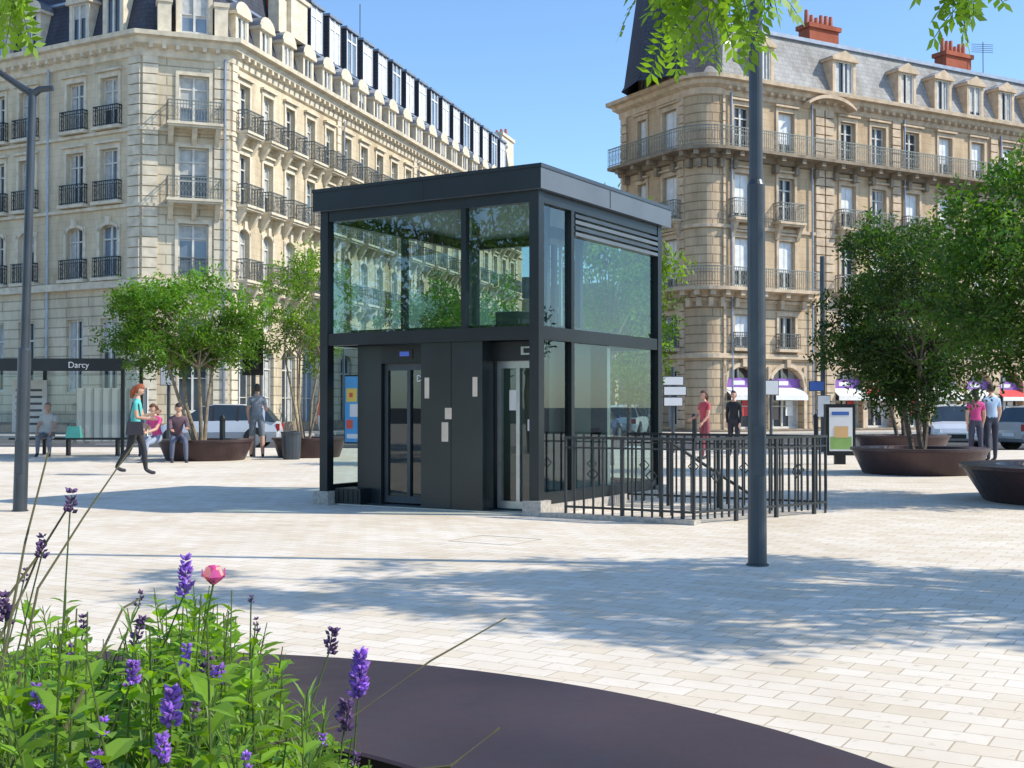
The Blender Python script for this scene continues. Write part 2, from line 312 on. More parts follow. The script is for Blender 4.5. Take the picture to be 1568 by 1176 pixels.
# ------------------------------------------------------------ LEFT BUILDING
def left_building():
    root=empty('corner_apartment_building')
    pts=[(-42.4,69.5),(-17.0,55.5),(-13.2,56.8),(.85,104.8)]
    wl=MB(); wn=MB(); bl=MB(); rf=MB()
    frs=[Fr(pts[i],pts[i+1]) for i in range(3)]
    FL=[(7.3,10.7),(10.85,14.2),(14.35,17.6)]
    cols=[]
    L0=frs[0].L
    cols.append([(L0-s,1.15) for s in (2.0,4.25,7.6,9.8,13.0,15.2,18.6,20.8,24)])
    cols.append([(2.35,1.35)])
    cols.append([(1.25+2.4*k,1.0) for k in range(20)])
    for i,fr in enumerate(frs):
        ops=[]
        for (s,w) in cols[i]:
            for fi,(z0,z1) in enumerate(FL):
                hh=2.45 if fi<2 else 2.3
                o=(s-w/2,s+w/2,z0+.02,z0+hh)+((.28,) if fi==0 and i!=1 else ())
                ops.append(o)
            if i==2: ops.append((s-.75,s+.75,.3,4.2,.5)); ops.append((s-.5,s+.5,5.0,6.6))
            else: ops.append((s-w/2,s+w/2,2.0,5.4) if i==0 else (s-w/2,s+w/2,1.0,5.4,.3))
        st=[STONE_L,STONE_LS,STONE_L][i]
        wall(wl,fr,0,6.9,[o for o in ops if o[3]<6.9],STONE_LS)
        wall(wl,fr,6.9,18,[o for o in ops if o[2]>6.9],st)
        for o in ops:
            window(wn,fr,o)
            if o[2]>6.9: surround(wl,fr,o,TRIM_L,head=(o[2]>10 and i!=1))
        for fi,(z0,z1) in enumerate(FL):
            for (s,w) in cols[i]:
                if i==0:
                    wl.fb(fr,s-w/2-.3,s+w/2+.3,.004,.35,z0-.17,z0-.02,TRIM_L)
                    A=[fr.p(s-w/2-.2,.01,0).to_2d(),fr.p(s-w/2-.2,.3,0).to_2d(),fr.p(s+w/2+.2,.3,0).to_2d(),fr.p(s+w/2+.2,.01,0).to_2d()]
                    railing(bl,A,z0-.02,.95,m=IRON)
                elif i==1:
                    if fi>0: balcony(bl,fr,s-1.25,s+1.25,z0,.9,im=IRONR)
                    else: railing(bl,[fr.p(s-w/2,.05,0).to_2d(),fr.p(s+w/2,.05,0).to_2d()],z0,.9)
                else: balcony(bl,fr,s-.85,s+.85,z0,.7,corb=True)
    fl,fc,fr2=frs
    for fr,a,b in ((fl,L0-.75,L0-.02),(fc,.06,.75),(fc,fc.L-.75,fc.L-.06),(fr2,.03,.6)):
        z=7.2
        while z<17.4: wl.fb(fr,a,b,.004,.1,z,z+.42,TRIM_L); z+=.47
        z=.2
        while z<6.6: wl.fb(fr,a,b,.004,.1,z,z+.42,TRIM_L); z+=.47
    for k in range(1,5):
        s=.05+12.0*k
        z=7.2
        while z<17.4: wl.fb(fr2,s-.25,s+.25,.004,.1,z,z+.42,TRIM_L); z+=.47
    course(wl,pts,6.75,7.1,.28,TRIM_L); course(wl,pts,10.45,10.62,.14,TRIM_L); course(wl,pts,13.95,14.12,.14,TRIM_L)
    course(wl,pts,0,.5,.12,TRIM_D)
    sweep(wl,pts,[(.003,17.35),(.12,17.4),(.15,17.75),(.45,17.9),(.5,18.15),(.75,18.2),(.78,18.4),(-.3,18.45)],TRIM_L)
    for fr in frs:
        n=int(fr.L/.6)
        for k in range(n): u=.3+.6*k; wl.fb(fr,u,u+.18,.15,.44,17.7,17.9,TRIM_L)
    sweep(rf,pts,[(-.25,18.45),(-.9,20.9),(-1.0,20.95),(-1.45,23.7),(-1.8,23.8)],SLATE)
    sweep(rf,pts,[(-.9,20.85),(-.75,20.9),(-.75,21.02),(-1.0,21.08)],ZINC)
    sweep(rf,pts,[(-1.4,23.65),(-1.25,23.7),(-1.25,23.88),(-2.6,23.95)],ZINC)
    q=offs(pts,-1.8); rf.face([(*q[0],23.8),(*q[1],23.8),(*q[2],23.8),(*q[3],23.8),(q[3].x-12,q[3].y+3,23.8),(q[0].x,q[3].y,23.8)],ZINC)
    for s in (2.0,4.25,7.6,9.8,13,15.2,18.6): dormer(rf,fl,L0-s,18.5,.95,2.0,-.15,TRIM_L,1)
    dormer(rf,fc,2.35,18.5,1.25,2.6,.05,TRIM_L,2)
    for u in (1.0,3.55): wl.fb(fc,u-.3,u+.3,-.5,.3,18.43,19.9,TRIM_L); wl.fb(fc,u-.36,u+.36,-.56,.36,19.9,20.1,TRIM_L)
    for k in range(20):
        s=1.25+2.4*k
        dormer(rf,fr2,s,18.5,.85,1.45,-.1,TRIM_L,1,1.2)
        if k>=3:
            a,b=s-.72,s+.72
            rf.fb(fr2,a-.12,a,-2.2,-.75,21.05,23.55,SLATE); rf.fb(fr2,b,b+.12,-2.2,-.75,21.05,23.55,SLATE)
            rf.fb(fr2,a-.2,b+.2,-2.3,-.65,23.55,23.7,ZINC)
            rf.face([fr2.p(a,-.82,21.1),fr2.p(b,-.82,21.1),fr2.p(b,-.82,23.5),fr2.p(a,-.82,23.5)],SHUT if k%3 else WIN2)
            rf.fb(fr2,a,a+.1,-.815,-.76,21.1,23.5,WHITE); rf.fb(fr2,b-.1,b,-.815,-.76,21.1,23.5,WHITE); rf.fb(fr2,s-.05,s+.05,-.815,-.76,21.1,23.5,WHITE); rf.fb(fr2,a+.1,b-.1,-.815,-.77,22.9,23.0,WHITE)
    wl.fb(fr2,6.4,8.3,-1.6,-.1,20.6,22.7,TRIM_L); wl.fb(fr2,6.2,8.5,-1.7,.0,22.7,22.9,TRIM_L)
    fa=math.atan2(fr2.n.y,fr2.n.x)
    chimney(rf,*fr2.p(6.2,-2.0,0).to_2d(),20,26.5,2.0,.9,fa,5); wl.fb(fr2,5.5,6.4,-.95,-.35,20.6,25.4,TRIM_L)
    chimney(rf,*fr2.p(40.0,-4.0,0).to_2d(),20,24.6,2.6,.9,fa,5,TRIM_L)
    chimney(rf,*fr2.p(50.5,-2.0,0).to_2d(),17,24.6,1.2,3.5,fa,3,TRIM_L)
    for fr,u in ((fl,L0-6.0),(fl,L0-11.4),(fr2,12.6),(fr2,24.6),(fc,3.75)):
        p=fr.p(u,.14,.3); wl.tube([p,Vector((p.x,p.y,17.5))],.06,ZINC,6)
    p=fr2.p(22,-3,22); rf.tube([p,p+Vector((0,0,5.5))],.03,IRON,4)
    wl.build('walls',root); wn.build('windows',root); bl.build('balconies',root); rf.build('roof',root)
left_building()
# ------------------------------------------------------------ RIGHT BUILDING
def right_building():
    root=empty('round_corner_apartment_building')
    K=Vector((9.5,60.9)); dl=Vector((-.493,.87)); dr=Vector((.872,.490))
    T=K+dl*1.3; U=K+dr*1.3
    arc=[]
    for k in range(0,9):
        t=k/8; arc.append(T*(1-t)**2+K*2*t*(1-t)+U*t*t)
    Lend=K+dl*7.0; Rend=K+dr*40
    pts=[Vector((13,75)),Lend]+arc+[Rend]
    pts=[tuple(p) for p in pts]
    wl=MB(); wn=MB(); bl=MB(); rf=MB()
    fs=[Fr(pts[i],pts[i+1]) for i in range(len(pts)-1)]
    fL=fs[1]; fR=fs[-1]
    wall(wl,fs[0],0,17.7,[],STONE_R)
    for f in fs[2:-1]: wall(wl,f,0,17.7,[],STONE_RB)
    colR=[1.35,4.3,8.7,11.0,13.6,16.3,19.0,21.7,24.4,27.1,29.8,32.5,35.2]
    colL=[(2.0,.8),(4.5,1.3)]
    SIGNB=flat('shop_sign_blue',(.10,.16,.55)); SIGNR=flat('shop_sign_red',(.62,.06,.06)); SIGNW=flat('shop_sign_white',(.75,.75,.74)); SIGNP=flat('shop_sign_purple',(.28,.12,.45)); AWN=flat('awning_cloth',(.72,.70,.66))
    LIT=flat('shop_interior',(.16,.12,.10))
    def cols(fr,cs,left=False):
        ops=[]
        for c in cs:
            s,w=c if left else (c,1.1)
            ops+=[(s-w/2,s+w/2,7.42,9.95),(s-w/2,s+w/2,10.95,13.25),(s-w/2,s+w/2,14.45,16.7),(s-w/2,s+w/2,4.3,6.0)]
            ops.append((s-1.12,s+1.12,.12,3.35,1.0) if not left else (s-w/2-.1,s+w/2+.1,.25,3.2,.5))
        wall(wl,fr,0,3.95,[o for o in ops if o[3]<3.9],STONE_RB,.5)
        wall(wl,fr,3.95,7.1,[o for o in ops if 3.9<o[2]<7],STONE_RB)
        wall(wl,fr,7.1,17.7,[o for o in ops if o[2]>7],STONE_R)
        for o in ops:
            if o[2]<1:
                window(wn,fr,o,.5)
                if not left: surround(wl,fr,o,TRIM_R,.2,.1)
            else:
                window(wn,fr,o,style=1); surround(wl,fr,o,TRIM_R,head=(o[2]>7))
        for ci,c in enumerate(cs):
            s,w=c if left else (c,1.1)
            balcony(bl,fr,s-w/2-.35,s+w/2+.35,10.93,.6,TRIM_R,im=IRONR)
            A=[fr.p(s-w/2-.15,.01,0).to_2d(),fr.p(s-w/2-.15,.3,0).to_2d(),fr.p(s+w/2+.15,.3,0).to_2d(),fr.p(s+w/2+.15,.01,0).to_2d()]
            railing(bl,A,4.28,.8); wl.fb(fr,s-w/2-.25,s+w/2+.25,.004,.36,4.12,4.27,TRIM_R)
            if not left:
                sg=[SIGNP,SIGNP,SIGNP,SIGNR,SIGNB,SIGNW][ci%6]
                wn.fb(fr,s-1.08,s+1.08,-.40,-.22,2.28,2.75,sg)
                wn.fb(fr,s-.5,s+.3,-.219,-.21,2.4,2.62,SIGNW)
                wn.hexa([fr.p(s-1.1,.42,1.86),fr.p(s+1.1,.42,1.86),fr.p(s+1.1,.40,1.84),fr.p(s-1.1,.40,1.84),fr.p(s-1.1,-.19,2.27),fr.p(s+1.1,-.19,2.27),fr.p(s+1.1,-.2,2.24),fr.p(s-1.1,-.2,2.24)],AWN if ci%4!=3 else SIGNR)
                wn.fb(fr,s-1.1,s+1.1,.405,.425,1.62,1.85,SIGNW if ci%2 else AWN)
                wn.fb(fr,s-.9,s-.2,-.44,-.43,.6,1.5,LIT); wn.fb(fr,s+.3,s+.8,-.44,-.43,.8,1.6,SIGNW if ci%2 else SIGNR)
    cols(fR,colR); cols(fL,colL,True)
    for u in (6.6,7.3,12.3,20.35,28.45):
        z=.2
        while z<17.2:
            if not (3.5<z<4.1 or 6.7<z<7.3 or 13.7<z<14.3): wl.fb(fR,u-.3,u+.3,.004,.14,z,z+.4,TRIM_R)
            z+=.46
    for f,a,b in ((fR,.05,.2),(fL,fL.L-.6,fL.L-.05),(fL,.05,.6)):
        z=.2
        while z<17.2: wl.fb(f,a,b,.004,.1,z,z+.4,TRIM_R); z+=.46
    course(wl,pts,3.72,3.98,.2,TRIM_R) ; course(wl,pts,10.35,10.55,.12,TRIM_R); course(wl,pts,0,.11,.1,TRIM_D)
    def cont(z,o,pp,trim,corb=True):
        sweep(bl,pp,[(.003,z-.55),(.2,z-.5),(.3,z-.25),(o,z-.2),(o,z-.03),(.003,z-.02)],trim)
        railing(bl,[tuple(v) for v in offs(pp,o-.06)],z-.02,1.0,.14,m=IRONR)
        if corb:
            for i in range(len(pp)-1):
                f=Fr(pp[i],pp[i+1]); n=max(1,int(f.L/1.35))
                if f.L<.5 and i%2: continue
                for k in range(n):
                    u=f.L*(k+.5)/n; bl.fb(f,u-.13,u+.13,.31,o-.12,z-.45,z-.21,trim); bl.fb(f,u-.12,u+.12,.01,.34,z-1.0,z-.56,trim)
    cont(14.4,.95,pts[1:],TRIM_D)
    cont(7.35,.9,[tuple(fL.p(3.2,0,0).to_2d())]+pts[2:-1]+[tuple(fR.p(6.0,0,0).to_2d())],TRIM_R)
    for s in colR[2:]: balcony(bl,fR,s-.95,s+.95,7.4,.7,TRIM_R,im=IRONR)
    course(wl,pts,6.6,6.78,.1,TRIM_R)
    sweep(wl,pts,[(.003,17.1),(.1,17.15),(.13,17.45),(.4,17.6),(.45,17.8),(.7,17.85),(.72,18.05),(-.3,18.1)],TRIM_R)
    for u in range(int(fR.L/.55)): wl.fb(fR,.2+u*.55,.4+u*.55,.14,.39,17.4,17.58,TRIM_R)
    c=7.0
    for k in range(12):
        t0=math.pi*(.22+.56*k/12); t1=math.pi*(.22+.56*(k+1)/12)
        wl.hexa([fR.p(c-2.2*math.cos(t),oo,16.35+r*math.sin(t)) for oo in (.72,.1) for t,r in ((t0,1.3),(t1,1.3),(t1,1.5),(t0,1.5))],TRIM_R)
    sweep(rf,pts,[(-.2,18.08),(-1.3,21.2),(-1.5,21.3)],SLATE_G)
    sweep(rf,pts,[(-1.3,21.1),(-1.12,21.15),(-1.12,21.35),(-2.2,21.5)],ZINC)
    q=[Vector(p) for p in offs(pts[1:],-1.5)]
    rf.face([(*p,21.3) for p in q]+[(q[-1].x-6,q[-1].y+12,21.3),(q[0].x+6,q[0].y+10,21.3)],ZINC)
    for i,s in enumerate([2.9,8.6,13.4,16.3,19.0,21.7,24.4,27.1,29.8,32.5]): dormer(rf,fR,s,18.15,1.0 if i!=1 else 1.3,1.9,-.1,TRIM_R,2)
    ang=math.atan2(fR.n.y,fR.n.x)
    for s in (9.5,20.5,29.5): chimney(rf,*fR.p(s,-3,0).to_2d(),20,22.6,2.2,.9,ang+math.pi/2,6)
    p=fR.p(22,-2,21); rf.tube([p,p+Vector((0,0,2.6))],.025,IRON,4)
    for k in range(5): a=p+Vector((-.7,0,2.0+.12*k)); rf.tube([a,a+Vector((1.4,.2,0))],.015,IRON,4)
    tc=(8.9,64.2,0); n8=8; a0=math.atan2(-.87,-.49)+math.pi/8
    rf.lathe(tc,[(3.1,18.05),(2.95,18.3),(2.25,23.2),(2.1,23.3)],SLATE,n8,a0,a0+2*math.pi)
    rf.lathe(tc,[(2.2,23.2),(2.4,23.25),(2.4,23.5),(0,23.6)],ZINC,n8,a0,a0+2*math.pi)
    dormer(rf,fL,5.2,18.1,1.1,1.9,.1,TRIM_R,1,3.0); dormer(rf,fL,2.2,18.1,.8,1.7,.0,TRIM_D,1)
    wl.lathe((*fL.p(5.2,.2,0).to_2d(),0),[(.02,21.3),(.22,21.0),(.12,20.8),(.28,20.6),(.2,20.3)],TRIM_R,10)
    rf.tube([fL.p(5.9,-2,23.5),fL.p(5.9,-2,26)],.05,ZINC,6)
    for f,u in ((fR,.55),(fR,6.0),(fR,12.9),(fR,20.9)):
        p=f.p(u,.16,.3); wl.tube([p,Vector((p.x,p.y,17.3))],.055,ZINC,6)
    wl.build('walls',root); wn.build('windows',root); bl.build('balconies',root); rf.build('roof',root)
right_building()
# ------------------------------------------------------------ distant buildings down the street
def far_building(name,p0,p1,h,m,trim,roofm,nfl,sp=2.6,dep=10):
    root=empty(name); fr=Fr(p0,p1); b=MB(); w=MB(); n=int(fr.L/sp); ops=[]
    for k in range(n):
        s=(k+.5)*fr.L/n
        for f in range(nfl):
            z0=.6+f*h/nfl; ops.append((s-.55,s+.55,z0,z0+h/nfl*.62))
    wall(b,fr,0,h,ops,m,.2)
    for o in ops: window(w,fr,o,.2)
    a=[tuple(fr.P),tuple(fr.P+fr.d*fr.L)]
    for u in (0,fr.L): b.face([fr.p(u,0,0),fr.p(u,-dep,0),fr.p(u,-dep,h),fr.p(u,0,h)],m)
    sweep(b,a,[(.003,h-.4),(.4,h-.2),(.45,h),(-.2,h+.05)],trim)
    rt=h+2.6; R_=[fr.p(0,-.1,h),fr.p(fr.L,-.1,h),fr.p(fr.L,-dep,h),fr.p(0,-dep,h)]; Q=[fr.p(1,-2,rt),fr.p(fr.L-1,-2,rt),fr.p(fr.L-1,-dep+2,rt),fr.p(1,-dep+2,rt)]
    for k in range(4): b.face([R_[k],R_[(k+1)%4],Q[(k+1)%4],Q[k]],roofm)
    b.face(Q,roofm)
    chimney(b,*fr.p(fr.L*.3,-4,0).to_2d(),rt-1,rt+1.6,1.6,.8,0,4)
    b.build('walls',root); w.build('windows',root)
far_building('street_apartment_building',(2.5,121),(9.5,119),11,STONE_L,TRIM_L,SLATE,4)
far_building('street_townhouse',(9.8,112),(19,110),10,STONE_R,TRIM_R,SLATE_G,3)
far_building('street_townhouse',(-5,134),(2.3,132),13,STONE_L,TRIM_L,SLATE,4)
far_building('street_shop_house',(19.2,108),(32,104),11,STONE_L,TRIM_L,SLATE,4)
# ------------------------------------------------------------ ground
g=MB(); g.face([(-900,-300,-.12),(900,-300,-.12),(900,1800,-.12),(-900,1800,-.12)],ASPH); g.build('ground')
def slab(name,pts,z,m,kerb=True):
    b=MB(); b.face([(x,y,z) for x,y in pts],m)
    if kerb:
        n=len(pts)
        for i in range(n):
            (x0,y0),(x1,y1)=pts[i],pts[(i+1)%n]; b.face([(x0,y0,-.125),(x1,y1,-.125),(x1,y1,z),(x0,y0,z)],KERB)
    return b.build(name)
slab('plaza_paving',[(-70,-20),(70,-20),(70,37),(38,37),(12,36),(-12,38.5),(-70,44)],0,PAVE)
slab('left_pavement',[(-60,74),(-60,72),(-17.6,51.8),(-11.6,53.6),(-9.6,58),(5,106),(5,140),(-60,140)],-.0,PAVE2)
slab('right_pavement',[(3.2,67.5),(8.2,58.3),(11,57),(60,84.5),(60,110),(8,116)],-.0,PAVE2)
b=MB()
for k in range(12):
    x=-24+k*4.2; b.box(x,x+2.2,45.5,45.65,-.118,-.114,WHITE)
for k in range(7): x=-2+k*1.0; b.box(x,x+.5,40.0,43.2,-.118,-.114,WHITE)
b.build('road_markings')
b=MB(); fr=Fr((-.62,11.75),(-.02,11.39)); cm=mat('cover_frame_steel',(.42,.36,.28),.7,.1)
for (a,c,e,f) in ((0,.7,0,.008),(0,.7,.6,.608),(0,.008,.008,.6),(.692,.7,.008,.6)): b.fb(fr,a,c,-f,-e,.001,.003,cm)
b.build('access_cover')
# ------------------------------------------------------------ LIFT
def lift():
    root=empty('glass_lift_shelter')
    A=Vector((.317,14.4)); u=Vector((-.856,.517)); v=Vector((.517,.856)); Wd=3.35; D=3.55
    Bp=A+u*Wd; Cp=A+v*D; Dp=Bp+v*D
    f=Fr(Bp,A); r=Fr(A,Cp); l=Fr(Dp,Bp); k=Fr(Cp,Dp)
    fu=lambda x: Wd-x
    m=MB(); g=MB(); P=.13
    for fr in (f,r,l,k): m.fb(fr,0,P,-P,0,.18,3.9,DARK)
    for fr in (f,r,l,k):
        m.fb(fr,P+.001,fr.L-P-.001,-P+.01,-.01,2.10,2.26,DARK)
        m.fb(fr,P+.001,fr.L-P-.001,-P+.01,-.01,3.74,3.88,DARK)
        if fr is not f: m.fb(fr,P+.001,fr.L-P-.001,-P+.02,-.02,.12,.26,DARK)
        g.face([fr.p(P,-.06,2.26),fr.p(fr.L-P,-.06,2.26),fr.p(fr.L-P,-.06,3.74),fr.p(P,-.06,3.74)],GL)
        if fr is not f: g.face([fr.p(P,-.06,.26),fr.p(fr.L-P,-.06,.26),fr.p(fr.L-P,-.06,2.1),fr.p(P,-.06,2.1)],GL)
    m.fb(f,fu(1.12),fu(1.05),-.11,-.02,2.26,3.74,DARK)
    m.fb(r,.84,.92,-.115,-.012,.26,2.1,DARK); m.fb(r,.84,.92,-.115,-.012,2.26,3.74,DARK)
    m.fb(k,1.7,1.77,-.11,-.02,.26,3.74,DARK); m.fb(l,1.7,1.77,-.11,-.02,.26,3.74,DARK)
    for q in range(4): m.fb(r,.93,r.L-P-.005,-.1+.0,.0,3.44+q*.075,3.485+q*.075,FASC if q%2==0 else GREYM)
    for fr in (f,r,l,k): m.fb(fr,-.06,P+.06,-P-.06,.06,-.01,.18,PLINTH)
    for fr in (r,l,k): m.fb(fr,P+.065,fr.L-P-.065,-P-.02,.02,.002,.12,PLINTH)
    m.fb(f,.2,.62,-.45,-.08,0.01,.22,DARK)
    for q in range(5): m.fb(f,.22+q*.08,.26+q*.08,-.079,-.07,.04,.2,BLK)
    e=.07
    x0=[f.p(-e,e,0).to_2d(),f.p(f.L+e,e,0).to_2d(),(r.p(r.L+.18,e,0)).to_2d(),(l.p(-.18,e,0)).to_2d()]
    for i in range(4):
        a,b2=x0[i],x0[(i+1)%4]; mm=FASC if i==1 else DARK
        m.face([(*a,3.88),(*b2,3.88),(*b2,4.16),(*a,4.16)],mm)
    m.face([(*p,4.16) for p in x0],FASC); m.face([(*p,3.882) for p in x0],mat('roof_soffit',(.12,.16,.21),.4,.2,.05))
    m.fb(r,-.08,r.L+.19,e+.002,e+.012,4.13,4.175,GREYM); m.fb(f,-.08,f.L+.08,e+.002,e+.012,4.13,4.175,DARK)
    m.fb(r,1.75,1.765,e+.001,e+.004,3.89,4.12,BLK); m.fb(f,1.7,1.715,e+.001,e+.004,3.89,4.12,BLK)
    def U(a,b,o0,o1,z0,z1,mm): m.fb(f,fu(b),fu(a),o0,o1,z0,z1,mm)
    U(1.295,1.75,-.35,-.06,.02,2.098,DARKP); U(.83,1.285,-.352,-.058,.02,2.098,DARKP)
    U(1.285,1.295,-.3,-.07,.02,2.09,BLK)
    U(.83,1.75,-2.3,-.36,.02,2.2,DARKP)
    U(2.56,2.95,-2.3,-.30,.02,2.098,DARKP)
    U(.12,2.95,-2.3,-.14,2.262,2.30,DARKP)
    U(1.75,2.56,-.42,-.3,1.86,2.095,DARK); U(.13,.83,-.42,-.3,1.86,2.095,DARK)
    U(2.05,2.30,-.299,-.29,1.92,2.04,BLK); U(2.10,2.25,-.289,-.285,1.95,2.01,flat('display_blue',(.1,.2,.8)))
    U(.2,.42,-.299,-.29,1.93,2.03,LITE); U(.24,.38,-.289,-.285,1.95,2.01,BLK)
    def door(a,b,frame,gm):
        z1=1.86
        U(a,a+.055,-.42,-.36,.04,z1,frame); U(b-.055,b,-.42,-.36,.04,z1,frame); U(a+.055,b-.055,-.42,-.361,z1-.09,z1-.002,frame); U(a+.055,b-.055,-.42,-.361,.04,.13,frame)
        mid=(a+b)/2; U(mid-.025,mid+.025,-.415,-.355,.13,z1-.09,frame)
        g.face([f.p(fu(b-.05),-.39,.13),f.p(fu(a+.05),-.39,.13),f.p(fu(a+.05),-.39,z1-.09),f.p(fu(b-.05),-.39,z1-.09)],gm)
    door(1.76,2.55,GREYM,GLD); door(.2,.8,LITE,GLD)
    U(.13,3.2,-.6,-.05,.002,.02,LITE)
    U(.14,.18,-1.6,-.5,.02,2.09,DARKP)
    U(.2,.8,-2.29,-2.2,.1,2.09,LITE); U(1.77,2.54,-2.29,-2.2,.1,2.09,GREYM)
    U(.3,.7,-2.19,-2.17,.9,1.0,BLK)
    U(1.9,2.45,-1.2,-1.15,.1,1.9,flat('lift_car_green',(.07,.24,.20),.5))
    PAP=flat('paper_notice',(.62,.52,.42)); PW=flat('white_notice',(.7,.7,.68))
    for (a,b,z0,z1,mm) in ((1.62,1.69,1.40,1.66,PAP),(.90,.97,1.42,1.66,PAP),(1.33,1.43,.86,1.10,PAP),(1.28,1.38,1.14,1.28,PAP)): U(a,b,-.0575,-.054,z0,z1,mm)
    U(.52,.62,-.354,-.352,1.25,1.5,PW); U(.3,.36,-.354,-.352,1.0,1.14,PW)
    for a,o in ((.45,-1.0),(.45,-1.9),(2.1,-1.9)): U(a,a+.08,o-.08,o,2.3,3.88,GREYM)
    for a in (.4,): U(a,a+.3,-1.9,-1.05,3.45,3.6,DARK); U(a+.1,a+.14,-1.5,-1.46,2.3,3.45,LITE)
    U(1.0,1.35,-1.9,-1.2,2.302,2.55,GREYM)
    po=MB(); 
    pb=flat('poster_blue',(.10,.38,.72)); py=flat('poster_yellow',(.85,.6,.12)); pr=flat('poster_red',(.7,.12,.08)); pw=WHITE
    fp=Fr(f.p(.15,-.33,0).to_2d(),f.p(.50,-.33,0).to_2d())
    po.fb(fp,0,fp.L,-.03,0,.80,1.72,DARK); po.fb(fp,.015,fp.L-.015,.001,.006,.82,1.70,pb)
    po.fb(fp,.04,.22,.007,.009,1.36,1.54,py); po.fb(fp,.1,.28,.0065,.0095,1.16,1.33,pw); po.fb(fp,.04,.15,.007,.009,1.0,1.12,pr); po.fb(fp,.05,.26,.007,.009,.87,.93,pw); po.fb(fp,.09,.15,.0092,.011,1.42,1.48,pr)
    po.build('information_poster',root)
    tc=bpy.data.curves.new('darcy_text','FONT'); tc.body='Darcy'; tc.size=.12; tc.extrude=.002
    to=bpy.data.objects.new('darcy_label',tc); scene.collection.objects.link(to); to.parent=root; tc.materials.append(WHITE)
    p=f.p(fu(2.03),-.352,1.62); to.matrix_world=Matrix.Translation(p)@Matrix(((f.d.x,0,f.n.x,0),(f.d.y,0,f.n.y,0),(0,1,0,0),(0,0,0,1)))
    m.build('steel_frame',root); g.build('glazing',root)
lift()
# ------------------------------------------------------------ RAILING
def stair_railing():
    root=empty('iron_railing'); m=MB()
    A=Vector((.62,14.22)); C=Vector((1.99,13.38)); E=Vector((3.83,14.85)); G=Vector((1.55,16.25))
    H=.95
    def run(a,b,plinth=True):
        fr=Fr(a,b); L=fr.L
        for z0,z1,t in ((H-.03,H,.025),(H-.14,H-.12,.012),(.12,.145,.014)): m.fb(fr,0,L,-t,t,z0,z1,IRON)
        n=int(L/.115)
        for k in range(n+1):
            u=L*k/n; big=(k%6==0); t=.019 if big else .010
            if big: m.fb(fr,max(0,u-t),min(L,u+t),-t,t,0.0,H-.03,IRON)
            else: m.fb(fr,u-t,u+t,-t,t,.05,H-.03,IRON)
        for k in range(3,n,6):
            u=L*k/n; zc=.52
            for q in range(4):
                c=[(u,zc-.07),(u+.07,zc),(u,zc+.07),(u-.07,zc)]; (u0,q0),(u1,q1)=c[q],c[(q+1)%4]
                m.tube([fr.p(u0,.015,q0),fr.p(u1,.015,q1)],.008,IRON,5)
    run(A,C); run(C,E); run(E,G)
    f1=Fr(A,C); m.fb(f1,-.3,f1.L+.05,-.09,.09,.001,.055,PLINTH)
    m.build('railing_panels',root)
    m=MB()
    a=Vector((1.75,14.35,.95)); b=Vector((3.0,15.5,.2))
    m.tube([a,b],.02,IRON,6); m.tube([a-Vector((0,0,.95)),a],.02,IRON,6)
    for k in range(1,9): p=a.lerp(b,k/9); m.tube([Vector((p.x,p.y,0)),p],.009,IRON,5)
    m.build('stair_handrail',root)
stair_railing()
# ------------------------------------------------------------ LAMPS
def lamp(name,x,y,h,rb,rt,arms,lean=0):
    root=empty(name); m=MB(); c=Vector((x,y,0)); tp=Vector((x+lean,y,h))
    m.tube([c,c+Vector((0,0,.004)),c.lerp(tp,.38),c.lerp(tp,.385),tp],[rb*1.04,rb,rb*.93,rt*1.12,rt],GREYM,20)
    m.lathe((x,y,0),[(rb*1.2,.0),(rb*1.2,.012),(rb,.02)],GREYM,20)
    p=c.lerp(tp,.09); m.box(p.x-.045,p.x+.045,p.y-rb-.004,p.y-rb+.03,p.z,p.z+.4,GREYM)
    for dx,dz,hl in arms:
        s=1 if dx>0 else -1; q=tp+Vector((dx,0,dz))
        m.tube([tp-Vector((0,0,.06)),tp+Vector((dx*.35,0,dz*.15)),q],[.055,.045,.035],GREYM,8)
        if hl:
            e=q+Vector((s*hl,0,dz*hl/abs(dx))); n=Vector((0,.1,0)); t=Vector((0,0,.035))
            m.hexa([q-n-t,e-n*.8-t*.5,e+n*.8-t*.5,q+n-t,q-n*.8+t,e-n*.6+t*.6,e+n*.6+t*.6,q+n*.8+t],GREYM)
    m.build('pole_and_arm',root,smooth=False)
lamp('street_lamp',2.005,9.96,8.2,.077,.05,[(-.9,.3,.7)])
lamp('street_lamp',-6.1,15.1,5.25,.085,.05,[(-.42,.22,.75),(.26,.02,0)],lean=.12)
def pole_sign(name,x,y,h,r,plates):
    root=empty(name); m=MB(); m.tube([(x,y,0),(x,y,h)],r,GREYM,10)
    for (dx,z0,z1,w,mm) in plates: m.box(x+dx-w/2,x+dx+w/2,y-r-.03,y-r-.008,z0,z1,mm); m.box(x+dx-w/2-.02,x+dx+w/2+.02,y-r-.007,y-r-.001,z0-.02,z1+.02,GREYM)
    m.build('pole_and_plates',root)
SB=flat('sign_blue',(.05,.14,.45)); 
pole_sign('mast_pole',8.9,34.8,5.6,.07,[(-.2,1.75,2.0,.4,SB),(0,1.0,1.6,.35,WHITE)])
pole_sign('direction_sign',4.5,34.0,2.4,.05,[(.0,1.9,2.12,.55,WHITE),(.05,1.62,1.84,.6,WHITE),(.0,1.32,1.54,.5,WHITE)])
pole_sign('parking_sign',6.6,31,2.0,.04,[(0,1.6,1.95,.35,WHITE)])
pole_sign('bus_stop_sign',-9.6,34,2.6,.05,[(0,1.9,2.5,.4,WHITE)])
